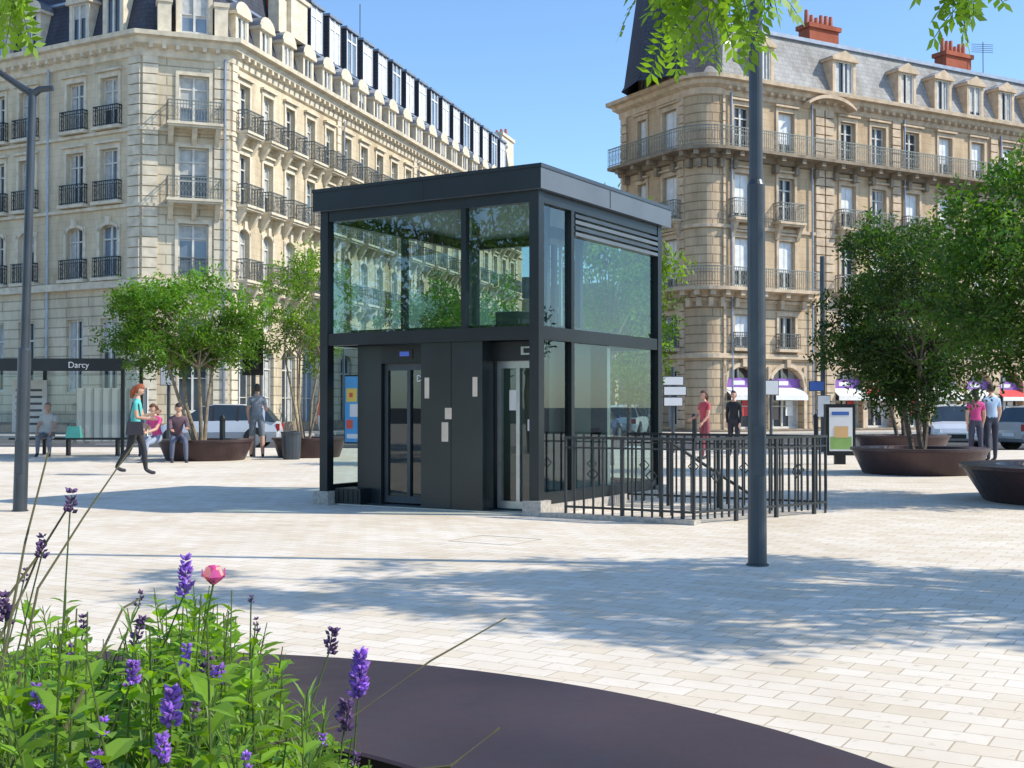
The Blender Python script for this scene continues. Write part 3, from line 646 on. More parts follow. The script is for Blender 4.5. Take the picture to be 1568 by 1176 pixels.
def traffic_light(x,y):
    root=empty('traffic_light'); m=MB(); m.tube([(x,y,0),(x,y,3.3)],.06,GREYM,10)
    m.box(x-.17,x+.17,y-.35,y-.08,2.25,3.15,BLK); m.box(x-.27,x+.27,y-.08,y-.06,2.1,3.3,BLK)
    for z,c in ((2.98,(.12,.02,.02)),(2.7,(.12,.08,.02)),(2.42,(.02,.12,.06))):
        m.tube([(x,y-.36,z),(x,y-.355,z)],.1,flat('signal_lens',c,.2),12); m.tube([(x,y-.55,z),(x,y-.36,z)],.115,BLK,12,cap=False)
    m.build('signal_head',root)
traffic_light(-6.7,31.5)
for x,y in ((-6.95,29.2),(9.0,36.0),(5.4,36)):
    root=empty('bollard'); m=MB(); m.lathe((x,y,0),[(.07,0),(.07,.95),(.085,.96),(.085,1.02),(.04,1.08),(.0,1.09)],DARK,12); m.build('post',root,True)
root=empty('litter_bin'); m=MB(); m.lathe((-5.4,29.8,0),[(.20,0),(.22,.1),(.25,.6),(.27,.64),(.27,.68),(.22,.68),(.2,.6)],GREYM,16); m.build('bin_body',root,True)
def totem(x,y):
    root=empty('advertising_panel'); m=MB(); m.box(x-.33,x+.33,y-.1,y+.1,.2,1.35,DARK); m.box(x-.12,x+.12,y-.06,y+.06,0,.2,DARK)
    m.box(x-.26,x+.26,y-.112,y-.102,.3,1.27,WHITE); m.box(x-.24,x+.24,y-.117,y-.113,.34,.62,flat('poster_green',(.25,.42,.12))); m.box(x-.15,x+.16,y-.12,y-.1185,.6,.85,flat('poster_orange',(.75,.45,.2))); m.box(x-.2,x+.18,y-.1185,y-.113,1.1,1.18,SB)
    m.build('panel',root)
totem(7.35,27.3)
# ------------------------------------------------------------ BUS SHELTER
def shelter():
    root=empty('bus_shelter'); m=MB(); g=MB()
    x0,x1,y0,y1=-15.2,-9.9,31.2,32.8
    m.box(x0,x1,y0-.2,y1+.1,2.35,2.5,DARK); m.box(x0,x1+.02,y0-.26,y0-.21,2.2,2.52,DARK)
    for x in (x0+.1,-12.6,x1-.1): m.box(x-.04,x+.04,y1-.04,y1+.04,0,2.35,DARK)
    m.box(x1-.14,x1-.06,y0,y0+.08,0,2.35,DARK); m.box(x0+.06,x0+.14,y0,y0+.08,0,2.35,DARK)
    g.face([(x0+.1,y1,.3),(x1-.1,y1,.3),(x1-.1,y1,2.2),(x0+.1,y1,2.2)],GLC)
    for x in (x0+.1,x1-.1): g.face([(x,y0+.1,.3),(x,y1-.05,.3),(x,y1-.05,2.2),(x,y0+.1,2.2)],GLC)
    m.box(-11.9,-9.95,33.2,33.26,.35,1.8,WHITE)
    for k in range(9): m.box(-11.9+k*.24,-11.888+k*.24,33.19,33.198,.35,1.8,FASC)
    m.box(-13.4,-12.5,32.6,32.7,.6,2.0,flat('timetable',(.6,.62,.6)))
    for k in range(6): m.box(-13.3,-12.6,32.58,32.59,.8+.18*k,.86+.18*k,GREYM)
    m.box(-13.2,-10.2,31.9,32.3,.42,.47,DARK)
    for x in (-13,-11.7,-10.4): m.box(x-.03,x+.03,32.0,32.2,0,.42,DARK)
    m.build('frame',root); g.build('glass_panels',root)
    tc=bpy.data.curves.new('stop_name','FONT'); tc.body='Darcy'; tc.size=.22; tc.extrude=.004; tc.materials.append(WHITE)
    t=bpy.data.objects.new('stop_name',tc); scene.collection.objects.link(t); t.parent=root; t.rotation_euler=(math.pi/2,0,0); t.location=(-11.3,y0-.27,2.28)
shelter()
# ------------------------------------------------------------ PLANTERS
def planter(x,y,ro,h,name='planter_bowl'):
    root=empty(name); m=MB()
    m.lathe((x,y,0),[(ro*.80,0),(ro*.82,.02),(ro*.97,h-.06),(ro,h-.05),(ro,h),(ro*.72,h),(ro*.70,h-.08)],CORT,56)
    m.lathe((x,y,0),[(ro*.71,h-.07),(.0,h-.03)],SOIL,40)
    m.build('bowl',root)
planter(-7.45,29.6,1.15,.5); planter(-5.2,31.2,.95,.5); planter(7.9,23.6,1.3,.5); planter(7.95,16.6,1.75,.5); planter(10.9,34,1.3,.5)
root=empty('planter_bench'); m=MB()
m.lathe((-1.246,1.632,0),[(2.02,0),(2.05,.05),(2.30,.44),(2.345,.45),(2.352,.455),(2.352,.497),(2.345,.503),(1.475,.508),(1.465,.503),(1.46,.30)],CORT,160)
m.build('steel_rim',root,False); m=MB(); m.lathe((-1.246,1.632,0),[(1.461,.43),(.7,.45),(0,.46)],SOIL,48); m.build('soil_bed',root)
# ------------------------------------------------------------ TREES
def vr(c,r): return (max(.002,c[0]*r),max(.002,c[1]*r),max(.002,c[2]*r))
def leafq(mb,p,L,w,up,side,col,m=None):
    mb.face([p,p+up*L*.45+side*w,p+up*L,p+up*L*.5-side*w],m or LEAF,col)
def rdir():
    while True:
        v=Vector((R.uniform(-1,1),R.uniform(-1,1),R.uniform(-1,1)))
        if .05<v.length<1: return v.normalized()
def tree(name,base,cc,rad,nclump,nleaf,size,col,stems=1,bark=BARK,tr=.09,clumpr=.45,seed=1,spread=1.12,flatz=.7):
    global R
    R=random.Random(seed); root=empty(name); t=MB(); lf=MB(); cc=Vector(cc); base=Vector(base)
    cl=[]
    while len(cl)<nclump:
        d=rdir(); rr=R.uniform(.25,1)**.45
        p=cc+Vector((d.x*rad[0],d.y*rad[1],d.z*rad[2]))*rr*R.uniform(.8,spread)
        cl.append((p,clumpr*R.uniform(.5,1.3),R.uniform(.6,1.4)))
    for s in range(stems):
        a=2*math.pi*s/max(1,stems)+.6; off=Vector((math.cos(a),math.sin(a),0))*(.12 if stems>1 else 0)
        b=base+off; hub=b.lerp(cc,.62)+ (off*4 if stems>1 else Vector((0,0,0)))+Vector((R.uniform(-.1,.1),R.uniform(-.1,.1),0))
        mid=b.lerp(hub,.5)+Vector((R.uniform(-.1,.1),R.uniform(-.1,.1),0))
        t.tube([b,mid,hub],[tr,tr*.8,tr*.6],bark,8)
        mine=cl[s::stems]
        for p,_,_ in mine[:max(6,int(len(mine)*.6))]:
            m1=hub.lerp(p,.5)+Vector((R.uniform(-.15,.15),R.uniform(-.15,.15),R.uniform(0,.25)))
            t.tube([hub,m1,p],[tr*.42,tr*.24,tr*.08],bark,5,cap=False)
    per=nleaf//nclump//5
    for p,cr,b in cl:
        for _ in range(max(3,int(per*(cr/clumpr)**1.6))):
            d=rdir()*cr*R.random()**.5; q=p+Vector((d.x,d.y,d.z*flatz))
            dr=(Vector((d.x,d.y,d.z*.5)).normalized()*.8+rdir()*.7+Vector((0,0,-.35))).normalized()
            sd=dr.cross(rdir()).normalized()
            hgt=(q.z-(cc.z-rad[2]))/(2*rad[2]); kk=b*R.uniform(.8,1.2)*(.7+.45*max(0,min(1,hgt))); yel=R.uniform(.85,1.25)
            for j in range(5):
                s=(-1)**j; q2=q+dr*size*.42*j; up=(dr*.6+sd*s+rdir()*.35).normalized()
                k=kk*R.uniform(.85,1.15)
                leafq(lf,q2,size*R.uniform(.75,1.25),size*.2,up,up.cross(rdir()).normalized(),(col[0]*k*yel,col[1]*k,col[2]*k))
    t.build('trunk_and_limbs',root,True); lf.build('foliage',root)
G1=(.095,.205,.018); G2=(.14,.25,.025); G3=(.036,.082,.015)
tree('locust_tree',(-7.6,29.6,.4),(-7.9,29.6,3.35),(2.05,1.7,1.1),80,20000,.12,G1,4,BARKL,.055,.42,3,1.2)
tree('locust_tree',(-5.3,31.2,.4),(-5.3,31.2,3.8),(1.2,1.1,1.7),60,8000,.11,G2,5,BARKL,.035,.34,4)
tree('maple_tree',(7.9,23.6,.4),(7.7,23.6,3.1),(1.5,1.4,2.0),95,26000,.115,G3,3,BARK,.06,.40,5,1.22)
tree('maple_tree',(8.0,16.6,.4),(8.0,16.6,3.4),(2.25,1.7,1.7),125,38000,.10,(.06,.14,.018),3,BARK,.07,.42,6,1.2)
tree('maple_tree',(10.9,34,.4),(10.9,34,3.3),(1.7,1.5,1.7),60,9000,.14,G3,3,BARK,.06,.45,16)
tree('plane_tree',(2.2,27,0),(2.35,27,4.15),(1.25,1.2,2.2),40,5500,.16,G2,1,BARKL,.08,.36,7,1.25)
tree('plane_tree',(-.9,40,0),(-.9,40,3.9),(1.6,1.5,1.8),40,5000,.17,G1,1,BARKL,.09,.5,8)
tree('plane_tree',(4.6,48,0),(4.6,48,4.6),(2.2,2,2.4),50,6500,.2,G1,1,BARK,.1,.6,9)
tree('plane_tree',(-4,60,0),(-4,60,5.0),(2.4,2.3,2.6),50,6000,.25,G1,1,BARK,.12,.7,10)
tree('large_locust_tree',(8.8,7.4,0),(7.5,7.7,5.1),(4.1,1.9,1.1),120,30000,.13,G2,1,BARK,.14,.30,12,1.15,.35)
tree('square_tree',(-11.5,10.5,0),(-11.5,10.5,4.4),(2.5,2.6,2.6),55,8000,.2,G1,1,BARK,.12,.6,31)
tree('square_tree',(-16,6,0),(-16,6,5.2),(3.2,2.8,3.0),60,8000,.24,G2,1,BARK,.14,.7,33)
tree('square_tree',(13,6,0),(13,4,4.6),(2.8,2.6,2.4),50,6000,.2,G1,1,BARK,.12,.6,32)
def spray(mb,tb,p,d,n=9,L=.16,col=G2):
    p=Vector(p); d=d.normalized(); side=d.cross(rdir()).normalized(); nrm=d.cross(side)
    q=p.copy(); pts=[p]; dd=d.copy()
    for k in range(n):
        dd=(dd+Vector((0,0,-.09))).normalized(); q=q+dd*(L/n); pts.append(q)
        k2=R.uniform(.75,1.3); c=(col[0]*k2,col[1]*k2,col[2]*k2)
        for s in (1,-1):
            u=(side*s+dd*.35+rdir()*.15).normalized(); w=u.cross(nrm).normalized()
            leafq(mb,q,.042*R.uniform(.8,1.1),.0085,u,w,c)
    leafq(mb,q,.042,.0085,dd,side,col)
    tb.tube(pts,.0012,LEAF,3,cap=False,col=(.1,.16,.04))
def planter_tree():
    global R
    R=random.Random(21); root=empty('planter_locust_tree'); t=MB(); lf=MB(); tb=MB()
    t.tube([(-1.9,.5,.42),(-1.85,.5,1.6),(-1.6,.6,2.7)],[.09,.075,.06],BARK,10)
    for _ in range(34):
        d=rdir(); p=Vector((-.7,.6,3.7))+Vector((d.x*2.1,d.y*1.4,d.z*.6)); 
        m1=Vector((-1.6,.6,2.7)).lerp(p,.5)+Vector((0,0,.3)); t.tube([(-1.6,.6,2.7),m1,p],[.03,.018,.005],BARK,5,cap=False)
        for _ in range(60):
            q=p+rdir()*.4*R.random()**.5; up=rdir(); leafq(lf,q,.1*R.uniform(.7,1.2),.022,up,up.cross(rdir()).normalized(),vr(G2,R.uniform(.7,1.3)))
    tw=[(W(1120,-120,2.9),W(1110,35,3.1)),(W(1050,-110,3.0),W(1025,50,3.2)),(W(1010,-100,3.0),W(990,-5,3.2)),(W(1160,-110,3.0),W(1185,10,3.1)),(W(1090,-100,2.9),W(1085,30,3.0)),(W(1130,-90,3.1),W(1140,60,3.2)),
        (W(1480,-120,2.9),W(1465,-15,3.0)),(W(1510,-120,2.9),W(1490,-5,3.0)),(W(0,-120,3.0),W(0,-10,3.1)),(W(-50,-80,2.9),W(-40,10,3.0)),(W(10,-100,2.8),W(20,0,2.9))]
    hub=Vector((-.2,1.8,3.4))
    for i,(a,b) in enumerate(tw):
        h=hub if a.x>0 else Vector((-1.3,1.6,3.3))
        t.tube([h,h.lerp(a,.5)+Vector((0,0,.12)),a],[.014,.009,.005],BARK,5,cap=False)
        mid=a.lerp(b,.5)+rdir()*.02; t.tube([a,mid,b],[.005,.0035,.002],BARK,5,cap=False)
        for k in range(7):
            p=a.lerp(b,(k+.5)/7.0*1.0); d=Vector((R.uniform(-1,1),R.uniform(-.6,.6),R.uniform(-1.1,-.1)))
            spray(lf,tb,p,d,R.randint(6,9),R.uniform(.10,.16),vr(G2,1.1))
    t.tube([(-1.6,.6,2.7),(-.9,1.2,3.35),hub],[.03,.02,.014],BARK,6,cap=False); t.tube([(-1.6,.6,2.7),(-1.4,1.2,3.2),(-1.3,1.6,3.3)],[.03,.02,.014],BARK,6,cap=False)
    t.build('trunk_and_limbs',root,True); lf.build('foliage',root); tb.build('leaf_stalks',root)
planter_tree()
# ------------------------------------------------------------ FOREGROUND PLANTS
def leaf3(mb,p,d,L,w,col,m=PLANTM):
    d=d.normalized(); sd=d.cross(Vector((0,0,1)))
    if sd.length<.1: sd=Vector((1,0,0))
    sd=(sd.normalized()+rdir()*.3).normalized(); n=sd.cross(d).normalized()
    a=p; b1=p+d*L*.35; c1=p+d*L*.7-n*L*.05; e=p+d*L-n*L*.16
    lo=lambda q,s,ww: q+sd*s*ww+n*ww*.35
    for s in (1,-1):
        c=vr(col,1.0 if s>0 else .88)
        mb.face([a,lo(b1,s,w),b1],m,c); mb.face([b1,lo(b1,s,w),lo(c1,s,w*.72),c1],m,c); mb.face([c1,lo(c1,s,w*.72),e],m,c)
def blob(mb,p,r,d,col,m=FLOW,stretch=1.5):
    u=d.cross(rdir()).normalized(); v=d.cross(u)
    T=p+d*r*stretch; Bm=p-d*r*stretch; ring=[p+(u*math.cos(a)+v*math.sin(a))*r for a in (0,1.57,3.14,4.71)]
    for k in range(4):
        c=vr(col,R.uniform(.8,1.25)); mb.face([ring[k],ring[(k+1)%4],T],m,c); mb.face([ring[(k+1)%4],ring[k],Bm],m,c)
def plants():
    global R
    R=random.Random(5)
    root=empty('green_shrub_plants'); m=MB()
    PG=(.19,.34,.035)
    prof=[(-400,960),(0,985),(50,1000),(90,915),(150,985),(200,1000),(260,925),(310,905),(350,930),(400,965),(440,1040),(480,1095),(520,1135),(550,1180),(620,1300)]
    def ytop(px):
        for (x0,y0),(x1,y1) in zip(prof,prof[1:]):
            if x0<=px<=x1: return y0+(y1-y0)*(px-x0)/(x1-x0)
        return 1400
    n=0; it=0
    while n<620 and it<12000:
        it+=1
        x=R.uniform(-1.7,-.2); y=R.uniform(1.35,2.95)
        if (x+1.246)**2+(y-1.632)**2>1.40**2: continue
        px=784+F*x/y
        if px<-250 or px>545: continue
        zt=CH+(HZ-ytop(px))/F*y+R.uniform(-.03,.03)
        if zt<.50: 
            if R.random()<.6: continue
            zt=.50+R.random()*.03
        leafy=(60<px<420 or px>470)
        ty=0 if R.random()<(.8 if leafy else .25) else 1
        h=min(zt-.43,.62)*(R.choice([1,1,.9,.8,.65,.5]) if ty==0 else R.choice([.95,.8,.65,.5])); n+=1
        b=Vector((x,y,.43)); lean=Vector((R.uniform(-.10,.06),R.uniform(-.1,.1),0)); tp=b+lean+Vector((0,0,h))
        mid=b.lerp(tp,.5)-lean*.2
        m.tube([b,mid,tp],[.0026,.002,.001],PLANTM,4,cap=False,col=(.12,.17,.05))
        nn=int(5+h*(19 if ty==0 else 26))
        for k in range(nn):
            t=.15+.85*k/nn; p=b.lerp(mid,t*2) if t<.5 else mid.lerp(tp,t*2-1)
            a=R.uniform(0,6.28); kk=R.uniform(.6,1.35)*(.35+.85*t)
            if ty==0:
                L=R.uniform(.028,.056)*(1.15-.5*(t>.88))
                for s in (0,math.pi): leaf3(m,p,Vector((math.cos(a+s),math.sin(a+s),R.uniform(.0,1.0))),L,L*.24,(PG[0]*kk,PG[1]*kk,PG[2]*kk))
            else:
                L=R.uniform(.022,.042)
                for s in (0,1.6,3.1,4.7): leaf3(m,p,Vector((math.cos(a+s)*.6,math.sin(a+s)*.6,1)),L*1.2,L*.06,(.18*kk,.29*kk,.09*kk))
    m.build('leafy_stems',root)
    root=empty('lavender_plant'); m=MB(); st=MB()
    PU=(.36,.17,.60); DP=(.16,.09,.20)
    sp=[(285,880,2.35,1.05,PU,52),(508,980,2.2,.9,DP,35),(552,1030,2.0,1.15,PU,62),(265,1080,1.42,.85,PU,52),(250,1143,1.36,.7,PU,34),(530,1092,1.7,.9,DP,40),(206,1027,1.6,.75,PU,32),(287,1003,1.75,.65,PU,30),(318,1015,1.7,.75,DP,32),(335,1030,1.65,.7,PU,26),(395,956,2.3,.5,DP,20),(216,916,2.4,.6,DP,22),(110,766,2.1,.8,DP,28),(66,836,2.1,.7,DP,30),(386,916,2.4,.4,DP,10),(215,965,2.0,.7,DP,38),(10,930,2.0,.9,DP,40),(60,1065,1.5,.65,PU,30),(160,1110,1.45,.55,PU,22),(300,1085,1.6,.5,DP,20),(40,880,2.2,.5,DP,20),(130,955,2.2,.6,DP,24),(378,1160,1.42,.5,PU,20),(545,1160,1.6,.5,DP,18),(150,1165,1.4,.6,PU,26),(495,1130,1.6,.45,PU,16),(110,1000,1.7,.5,DP,22)]
    for (px,py,d,th,col,ln) in sp:
        p=W(px,py,d); s=F/d; L=ln/s; dr=Vector((R.uniform(-.15,.25),R.uniform(-.1,.1),1)).normalized()
        b=Vector((p.x-R.uniform(-.03,.18),p.y+R.uniform(-.1,.15),.43)); bot=p-dr*L*.5
        st.tube([b,b.lerp(bot,.5)+Vector((-.02,0,.03)),bot,p+dr*L*.3],[.0022,.0018,.0014,.001],PLANTM,4,cap=False,col=(.12,.17,.07))
        nw=max(3,int(ln/6))
        for k in range(nw):
            q=bot+dr*L*(k+R.uniform(-.2,.2))/(nw-1); rr=.012*th*(1-.45*k/nw)
            for j in range(8):
                a=R.uniform(0,6.28); o=Vector((math.cos(a),math.sin(a),R.uniform(-.3,.6)))
                blob(m,q+o*rr*R.uniform(.5,1.15),R.uniform(.0030,.0052)*th,(o+Vector((0,0,.6))).normalized(),col if R.random()<.75 else vr(col,1.5),stretch=1.9)
    for P in ([(20,1100,1.9),(60,900,2.0),(130,790,2.1),(205,680,2.2)],[(330,1160,1.8),(520,1110,1.9),(660,1010,2.0),(775,945,2.1)],[(560,1185,1.75),(690,1170,1.75),(765,1112,1.8)],[(0,1050,1.9),(40,830,2.1),(75,690,2.2)],[(-20,960,2.0),(60,850,2.1),(112,765,2.1)],[(-10,1000,2.0),(40,900,2.1),(66,836,2.1)],[(100,1120,1.8),(190,930,2.2),(216,916,2.3)]):
        st.tube([W(*q) for q in P],[.003,.0022,.0018,.0012][:len(P)],PLANTM,5,cap=False,col=(.17,.16,.09))
    m.build('flower_spikes',root); st.build('stalks',root)
    root=empty('pink_rose'); m=MB(); c=W(328,884,2.35)
    for ring,(nn,ro,h,tilt) in enumerate(((3,.004,.036,.0),(4,.009,.034,.1),(4,.013,.030,.35))):
        for k in range(nn):
            a=2*math.pi*k/nn+ring; rad=Vector((math.cos(a),math.sin(a),0)); tg=Vector((-math.sin(a),math.cos(a),0))
            b0=c+rad*.004-Vector((0,0,.012)); m1=b0+rad*ro*1.3+Vector((0,0,h*.5)); e=b0+rad*(ro*(1+tilt))+Vector((0,0,h)); w=.012
            co=(.80,.15,.42) if ring!=1 else (.88,.50,.42)
            m.face([b0-tg*w*.3,b0+tg*w*.3,m1+tg*w,m1-tg*w],FLOW,co); m.face([m1-tg*w,m1+tg*w,e+tg*w*.5,e-tg*w*.5],FLOW,vr(co,1.05))
    for k in range(5):
        a=k*1.256; rad=Vector((math.cos(a),math.sin(a),0)); leaf3(m,c-Vector((0,0,.016)),rad*.7+Vector((0,0,.7)),.022,.004,(.12,.2,.05),FLOW)
    m.tube([(c.x-.05,c.y,.45),(c.x-.03,c.y,.8),c-Vector((0,0,.01))],[.003,.0025,.002],PLANTM,5,col=(.12,.2,.05))
    m.build('rose_bloom',root)
plants()
# ------------------------------------------------------------ CARS
def car(name,x,y,ang,col):
    root=empty(name); m=MB(); pm=mat('car_paint_'+name,col,.25,.3,.03); cg=mat('car_glass',(.03,.04,.045),.05,0,.2,1,0,.9)
    st=[(-2.1,.38,.62,.62),(-2.02,.27,.88,.78),(-1.5,.2,.95,.85),(-.4,.2,.94,.87),(.7,.2,.92,.87),(1.1,.2,.90,.86),(1.65,.22,.80,.82),(2.0,.28,.66,.72),(2.1,.36,.52,.6)]
    def ring(s): 
        X,zb,zt,w=s; zm=(zb+zt)/2; return [Vector((X,-w*.9,zb)),Vector((X,-w,zm)),Vector((X,-w*.92,zt)),Vector((X,-w*.5,zt+.03)),Vector((X,w*.5,zt+.03)),Vector((X,w*.92,zt)),Vector((X,w,zm)),Vector((X,w*.9,zb))]
    rs=[ring(s) for s in st]
    for i in range(len(rs)-1):
        for k in range(8): m.face([rs[i][k],rs[i][(k+1)%8],rs[i+1][(k+1)%8],rs[i+1][k]],pm)
    m.face(rs[0],pm); m.face(rs[-1],pm)
    gh=[(-1.98,.90,.90),(-1.62,.93,1.36),(-.9,.93,1.46),(0,.93,1.47),(.45,.93,1.40),(1.2,.90,.905)]
    def gr(s):
        X,zb,zt=s; t=(zt-zb)/.55; return [Vector((X,-.79,zb)),Vector((X,-.79+.17*t,zt)),Vector((X,-.35,zt+.03*t)),Vector((X,.35,zt+.03*t)),Vector((X,.79-.17*t,zt)),Vector((X,.79,zb))]
    q=[gr(s) for s in gh]
    for i in range(len(q)-1):
        for k in range(5):
            top=k in (1,2,3); mm=cg if (not top or i in (0,4)) else pm
            m.face([q[i][k],q[i][k+1],q[i+1][k+1],q[i+1][k]],mm)
    for X in (-.75,.05,-1.6):
        for s in (-1,1): m.hexa([Vector((X+a,s*(b),z)) for z,b in ((.93,.8),(1.43,.635)) for a,b in ((-.04,b),(.04,b),(.04,b-.03),(-.04,b-.03))],pm if X<-1 else BLK)
    for X in (-1.32,1.32):
        for s in (-1,1):
            m.tube([(X,s*.66,.31),(X,s*.88,.31)],.31,BLK,20); m.tube([(X,s*.87,.31),(X,s*.892,.31)],.2,LITE,12); m.tube([(X,s*.60,.36),(X,s*.872,.36)],.37,BLK,20)
    for s in (-1,1):
        m.box(1.93,2.09,s*.62-.12,s*.62+.12,.55,.68,WHITE); m.box(-2.11,-2.0,s*.66-.1,s*.66+.1,.62,.84,flat('tail_lamp',(.4,.02,.02)))
        m.box(.75,.9,s*.95-.07,s*.95+.07,.93,1.06,pm)
    m.box(2.07,2.12,-.3,.3,.36,.5,BLK); m.box(-2.125,-2.1,-.26,.26,.45,.56,WHITE)
    m.build('body_and_wheels',root); root.location=(x,y,-.12); root.rotation_euler=(0,0,ang)
car('silver_car',-9.9,41,math.pi+.08,(.68,.70,.72))
car('white_car',15.3,42,-1.9,(.75,.75,.75)); car('grey_car',18.0,40,.35,(.4,.42,.45))
car('blue_car',3.2,50,1.2,(.06,.1,.25)); car('white_car',5.5,58,1.3,(.7,.7,.7)); car('dark_car',1.4,62,1.35,(.05,.05,.06)); car('red_car',-1,52,.3,(.35,.04,.03))
# ------------------------------------------------------------ PEOPLE
SK=flat('skin',(.58,.34,.24),.55); 
def person(name,x,y,ang,H,legs,arms,shirt,pants,hair,lean=0,seat=None,longsl=False,shorts=False,longhair=False,shoes=(.04,.04,.05),headp=0,bag=None):
    k=H/1.7
    def lm(n,c): return flat(n+'_'+name,c,.8)
    MS=lm('shirt',shirt); MP=lm('trousers',pants); MH=lm('hair',hair); MSh=lm('shoes',shoes)
    V=[];E=[];RD=[];lab=[]
    def add(p,r,par,l):
        V.append(Vector(p)); RD.append(r); i=len(V)-1
        if par is not None: E.append((par,i)); lab.append(l)
        return i
    sl,cl=math.sin(lean),math.cos(lean)
    def T(xx,yy,zz): return (xx, yy*cl+zz*sl, zz*cl-yy*sl)
    pel=add((0,0,0),.128,None,None); wa=add(T(0,0,.15),.115,pel,'torso'); chx=add(T(0,.01,.32),.138,wa,'torso'); uc=add(T(0,0,.44),.105,chx,'torso'); nk=add(T(0,.01,.53),.05,uc,'neck'); hb=add(T(0,.02,.60),.05,nk,'neck')
    hands=[];feet=[]
    for s,(ta,sa,sp) in zip((-1,1),legs):
        hp=add((s*.088,0,-.04),.095,pel,'thigh')
        kn=Vector((s*(.09+sp),math.sin(ta)*.43,-.04-math.cos(ta)*.43)); m1=V[hp].lerp(kn,.5)
        a=add(m1,.086,hp,'thigh'); b=add(kn,.062,a,'thigh'); an=kn+Vector((s*sp*.3,math.sin(sa)*.42,-math.cos(sa)*.42))
        c=add(kn.lerp(an,.35),.062,b,'shin'); d=add(an,.042,c,'shin'); 
        e=add(an+Vector((0,.10,-.055)),.040,d,'foot'); f=add(an+Vector((0,.19,-.062)),.03,e,'foot'); feet.append(an)
    for s,(ua,fa,out) in zip((-1,1),arms):
        sh=add(T(s*.165,0,.43),.062,uc,'sleeve'); base=V[sh]
        el=base+Vector((s*math.sin(out)*.28,math.sin(ua)*.28,-math.cos(ua)*math.cos(out)*.28)); a=add(base.lerp(el,.5),.052,sh,'sleeve'); b=add(el,.042,a,'uarm')
        wr=el+Vector((-s*.03,math.sin(fa)*.25,-math.cos(fa)*.25)); c=add(el.lerp(wr,.4),.038,b,'farm'); d=add(wr,.027,c,'farm')
        hands.append((wr,(wr-el).normalized(),s))
    me=bpy.data.meshes.new('sk'); me.from_pydata(V,E,[]); ob=bpy.data.objects.new('sk',me); scene.collection.objects.link(ob)
    md=ob.modifiers.new('Skin','SKIN'); md.use_smooth_shade=True
    for i,r in enumerate(RD): me.skin_vertices[0].data[i].radius=(r,r)
    me.skin_vertices[0].data[0].use_root=True
    sb=ob.modifiers.new('s','SUBSURF'); sb.levels=2; sb.render_levels=2
    dg=bpy.context.evaluated_depsgraph_get(); dg.update()
    nm=bpy.data.meshes.new_from_object(ob.evaluated_get(dg)); bpy.data.objects.remove(ob)
    nm.materials.clear()
    for mm in (SK,MS,MP,MSh): nm.materials.append(mm)
    for pl in nm.polygons:
        c=pl.center; best=1e9;bl=None
        for (i,j),l in zip(E,lab):
            a,b=V[i],V[j]; ab=b-a; t=max(0,min(1,(c-a).dot(ab)/ab.length_squared)); dd=(c-a-ab*t).length-.6*(RD[i]*(1-t)+RD[j]*t)
            if dd<best: best=dd;bl=l
        mi=0
        if bl=='torso': mi=1 if (c.z>.03) else 2
        elif bl=='sleeve': mi=1
        elif bl in('uarm','farm'): mi=1 if longsl else 0
        elif bl=='thigh': mi=2
        elif bl=='shin': mi=0 if shorts else 2
        elif bl=='foot': mi=3
        pl.material_index=mi; pl.use_smooth=True
    for v in nm.vertices:
        if -.1<v.co.z<.5 and abs(v.co.x)<.2 and abs(v.co.y-v.co.z*sl)<.16: v.co.y=v.co.z*sl+(v.co.y-v.co.z*sl)*.85
    root=empty(name); bo=bpy.data.objects.new('body',nm); scene.collection.objects.link(bo); bo.parent=root
    h=MB(); c=V[hb]+Vector((0,.015,.085)); nu,nv=16,12
    cp,sp_=math.cos(headp),math.sin(headp)
    def hp_(xx,yy,zz): return c+Vector((xx,yy*cp+zz*sp_,zz*cp-yy*sp_))
    def sph(u,v):
        th=math.pi*v/nv; ph=2*math.pi*u/nu; X=math.sin(th)*math.cos(ph); Y=math.sin(th)*math.sin(ph); Z=math.cos(th)
        j=1-.28*max(0,-Z)**1.2; return (X*.074*j,(Y*.094*(1-.12*max(0,-Z))),Z*.115)
    for v in range(nv):
        for u in range(nu):
            P=[sph(u,v),sph(u+1,v),sph(u+1,v+1),sph(u,v+1)]
            if v==0: P=P[1:] 
            elif v==nv-1: P=P[:3]
            h.face([hp_(*p) for p in P],SK)
            cy=sum(p[1] for p in P)/len(P); cz=sum(p[2] for p in P)/len(P)
            if cz>.045+ (cy*.3 if cy>0 else 0) or (cy<.01 and cz>-.055):
                gg=1.14 if not longhair else 1.2
                h.face([hp_(p[0]*gg,p[1]*gg,p[2]*gg) for p in P],MH)
    nose=[hp_(0,.088,.018),hp_(-.013,.086,-.022),hp_(.013,.086,-.022),hp_(0,.115,-.016)]
    for q in ((0,1,3),(0,3,2),(1,2,3)): h.face([nose[i] for i in q],SK)
    for s in (-1,1):
        e=hp_(s*.03,.083,.008); h.tube([e,e+Vector((0,.006,0))],.009,BLK,6)
        ea=hp_(s*.076,.0,-.005); h.tube([ea-Vector((0,.0,.022)),ea,ea+Vector((0,0,.022))],[.006,.013,.007],SK,6)
    mo=hp_(0,.082,-.052); h.tube([mo-Vector((.02,0,0)),mo+Vector((.02,0,0))],.005,flat('lips',(.35,.12,.1)),5)
    if longhair: h.tube([hp_(0,-.07,.03),hp_(0,-.1,-.07),hp_(0,-.085,-.19)],[.065,.062,.03],MH,8)
    h.build('head',root,True)
    hd=MB()
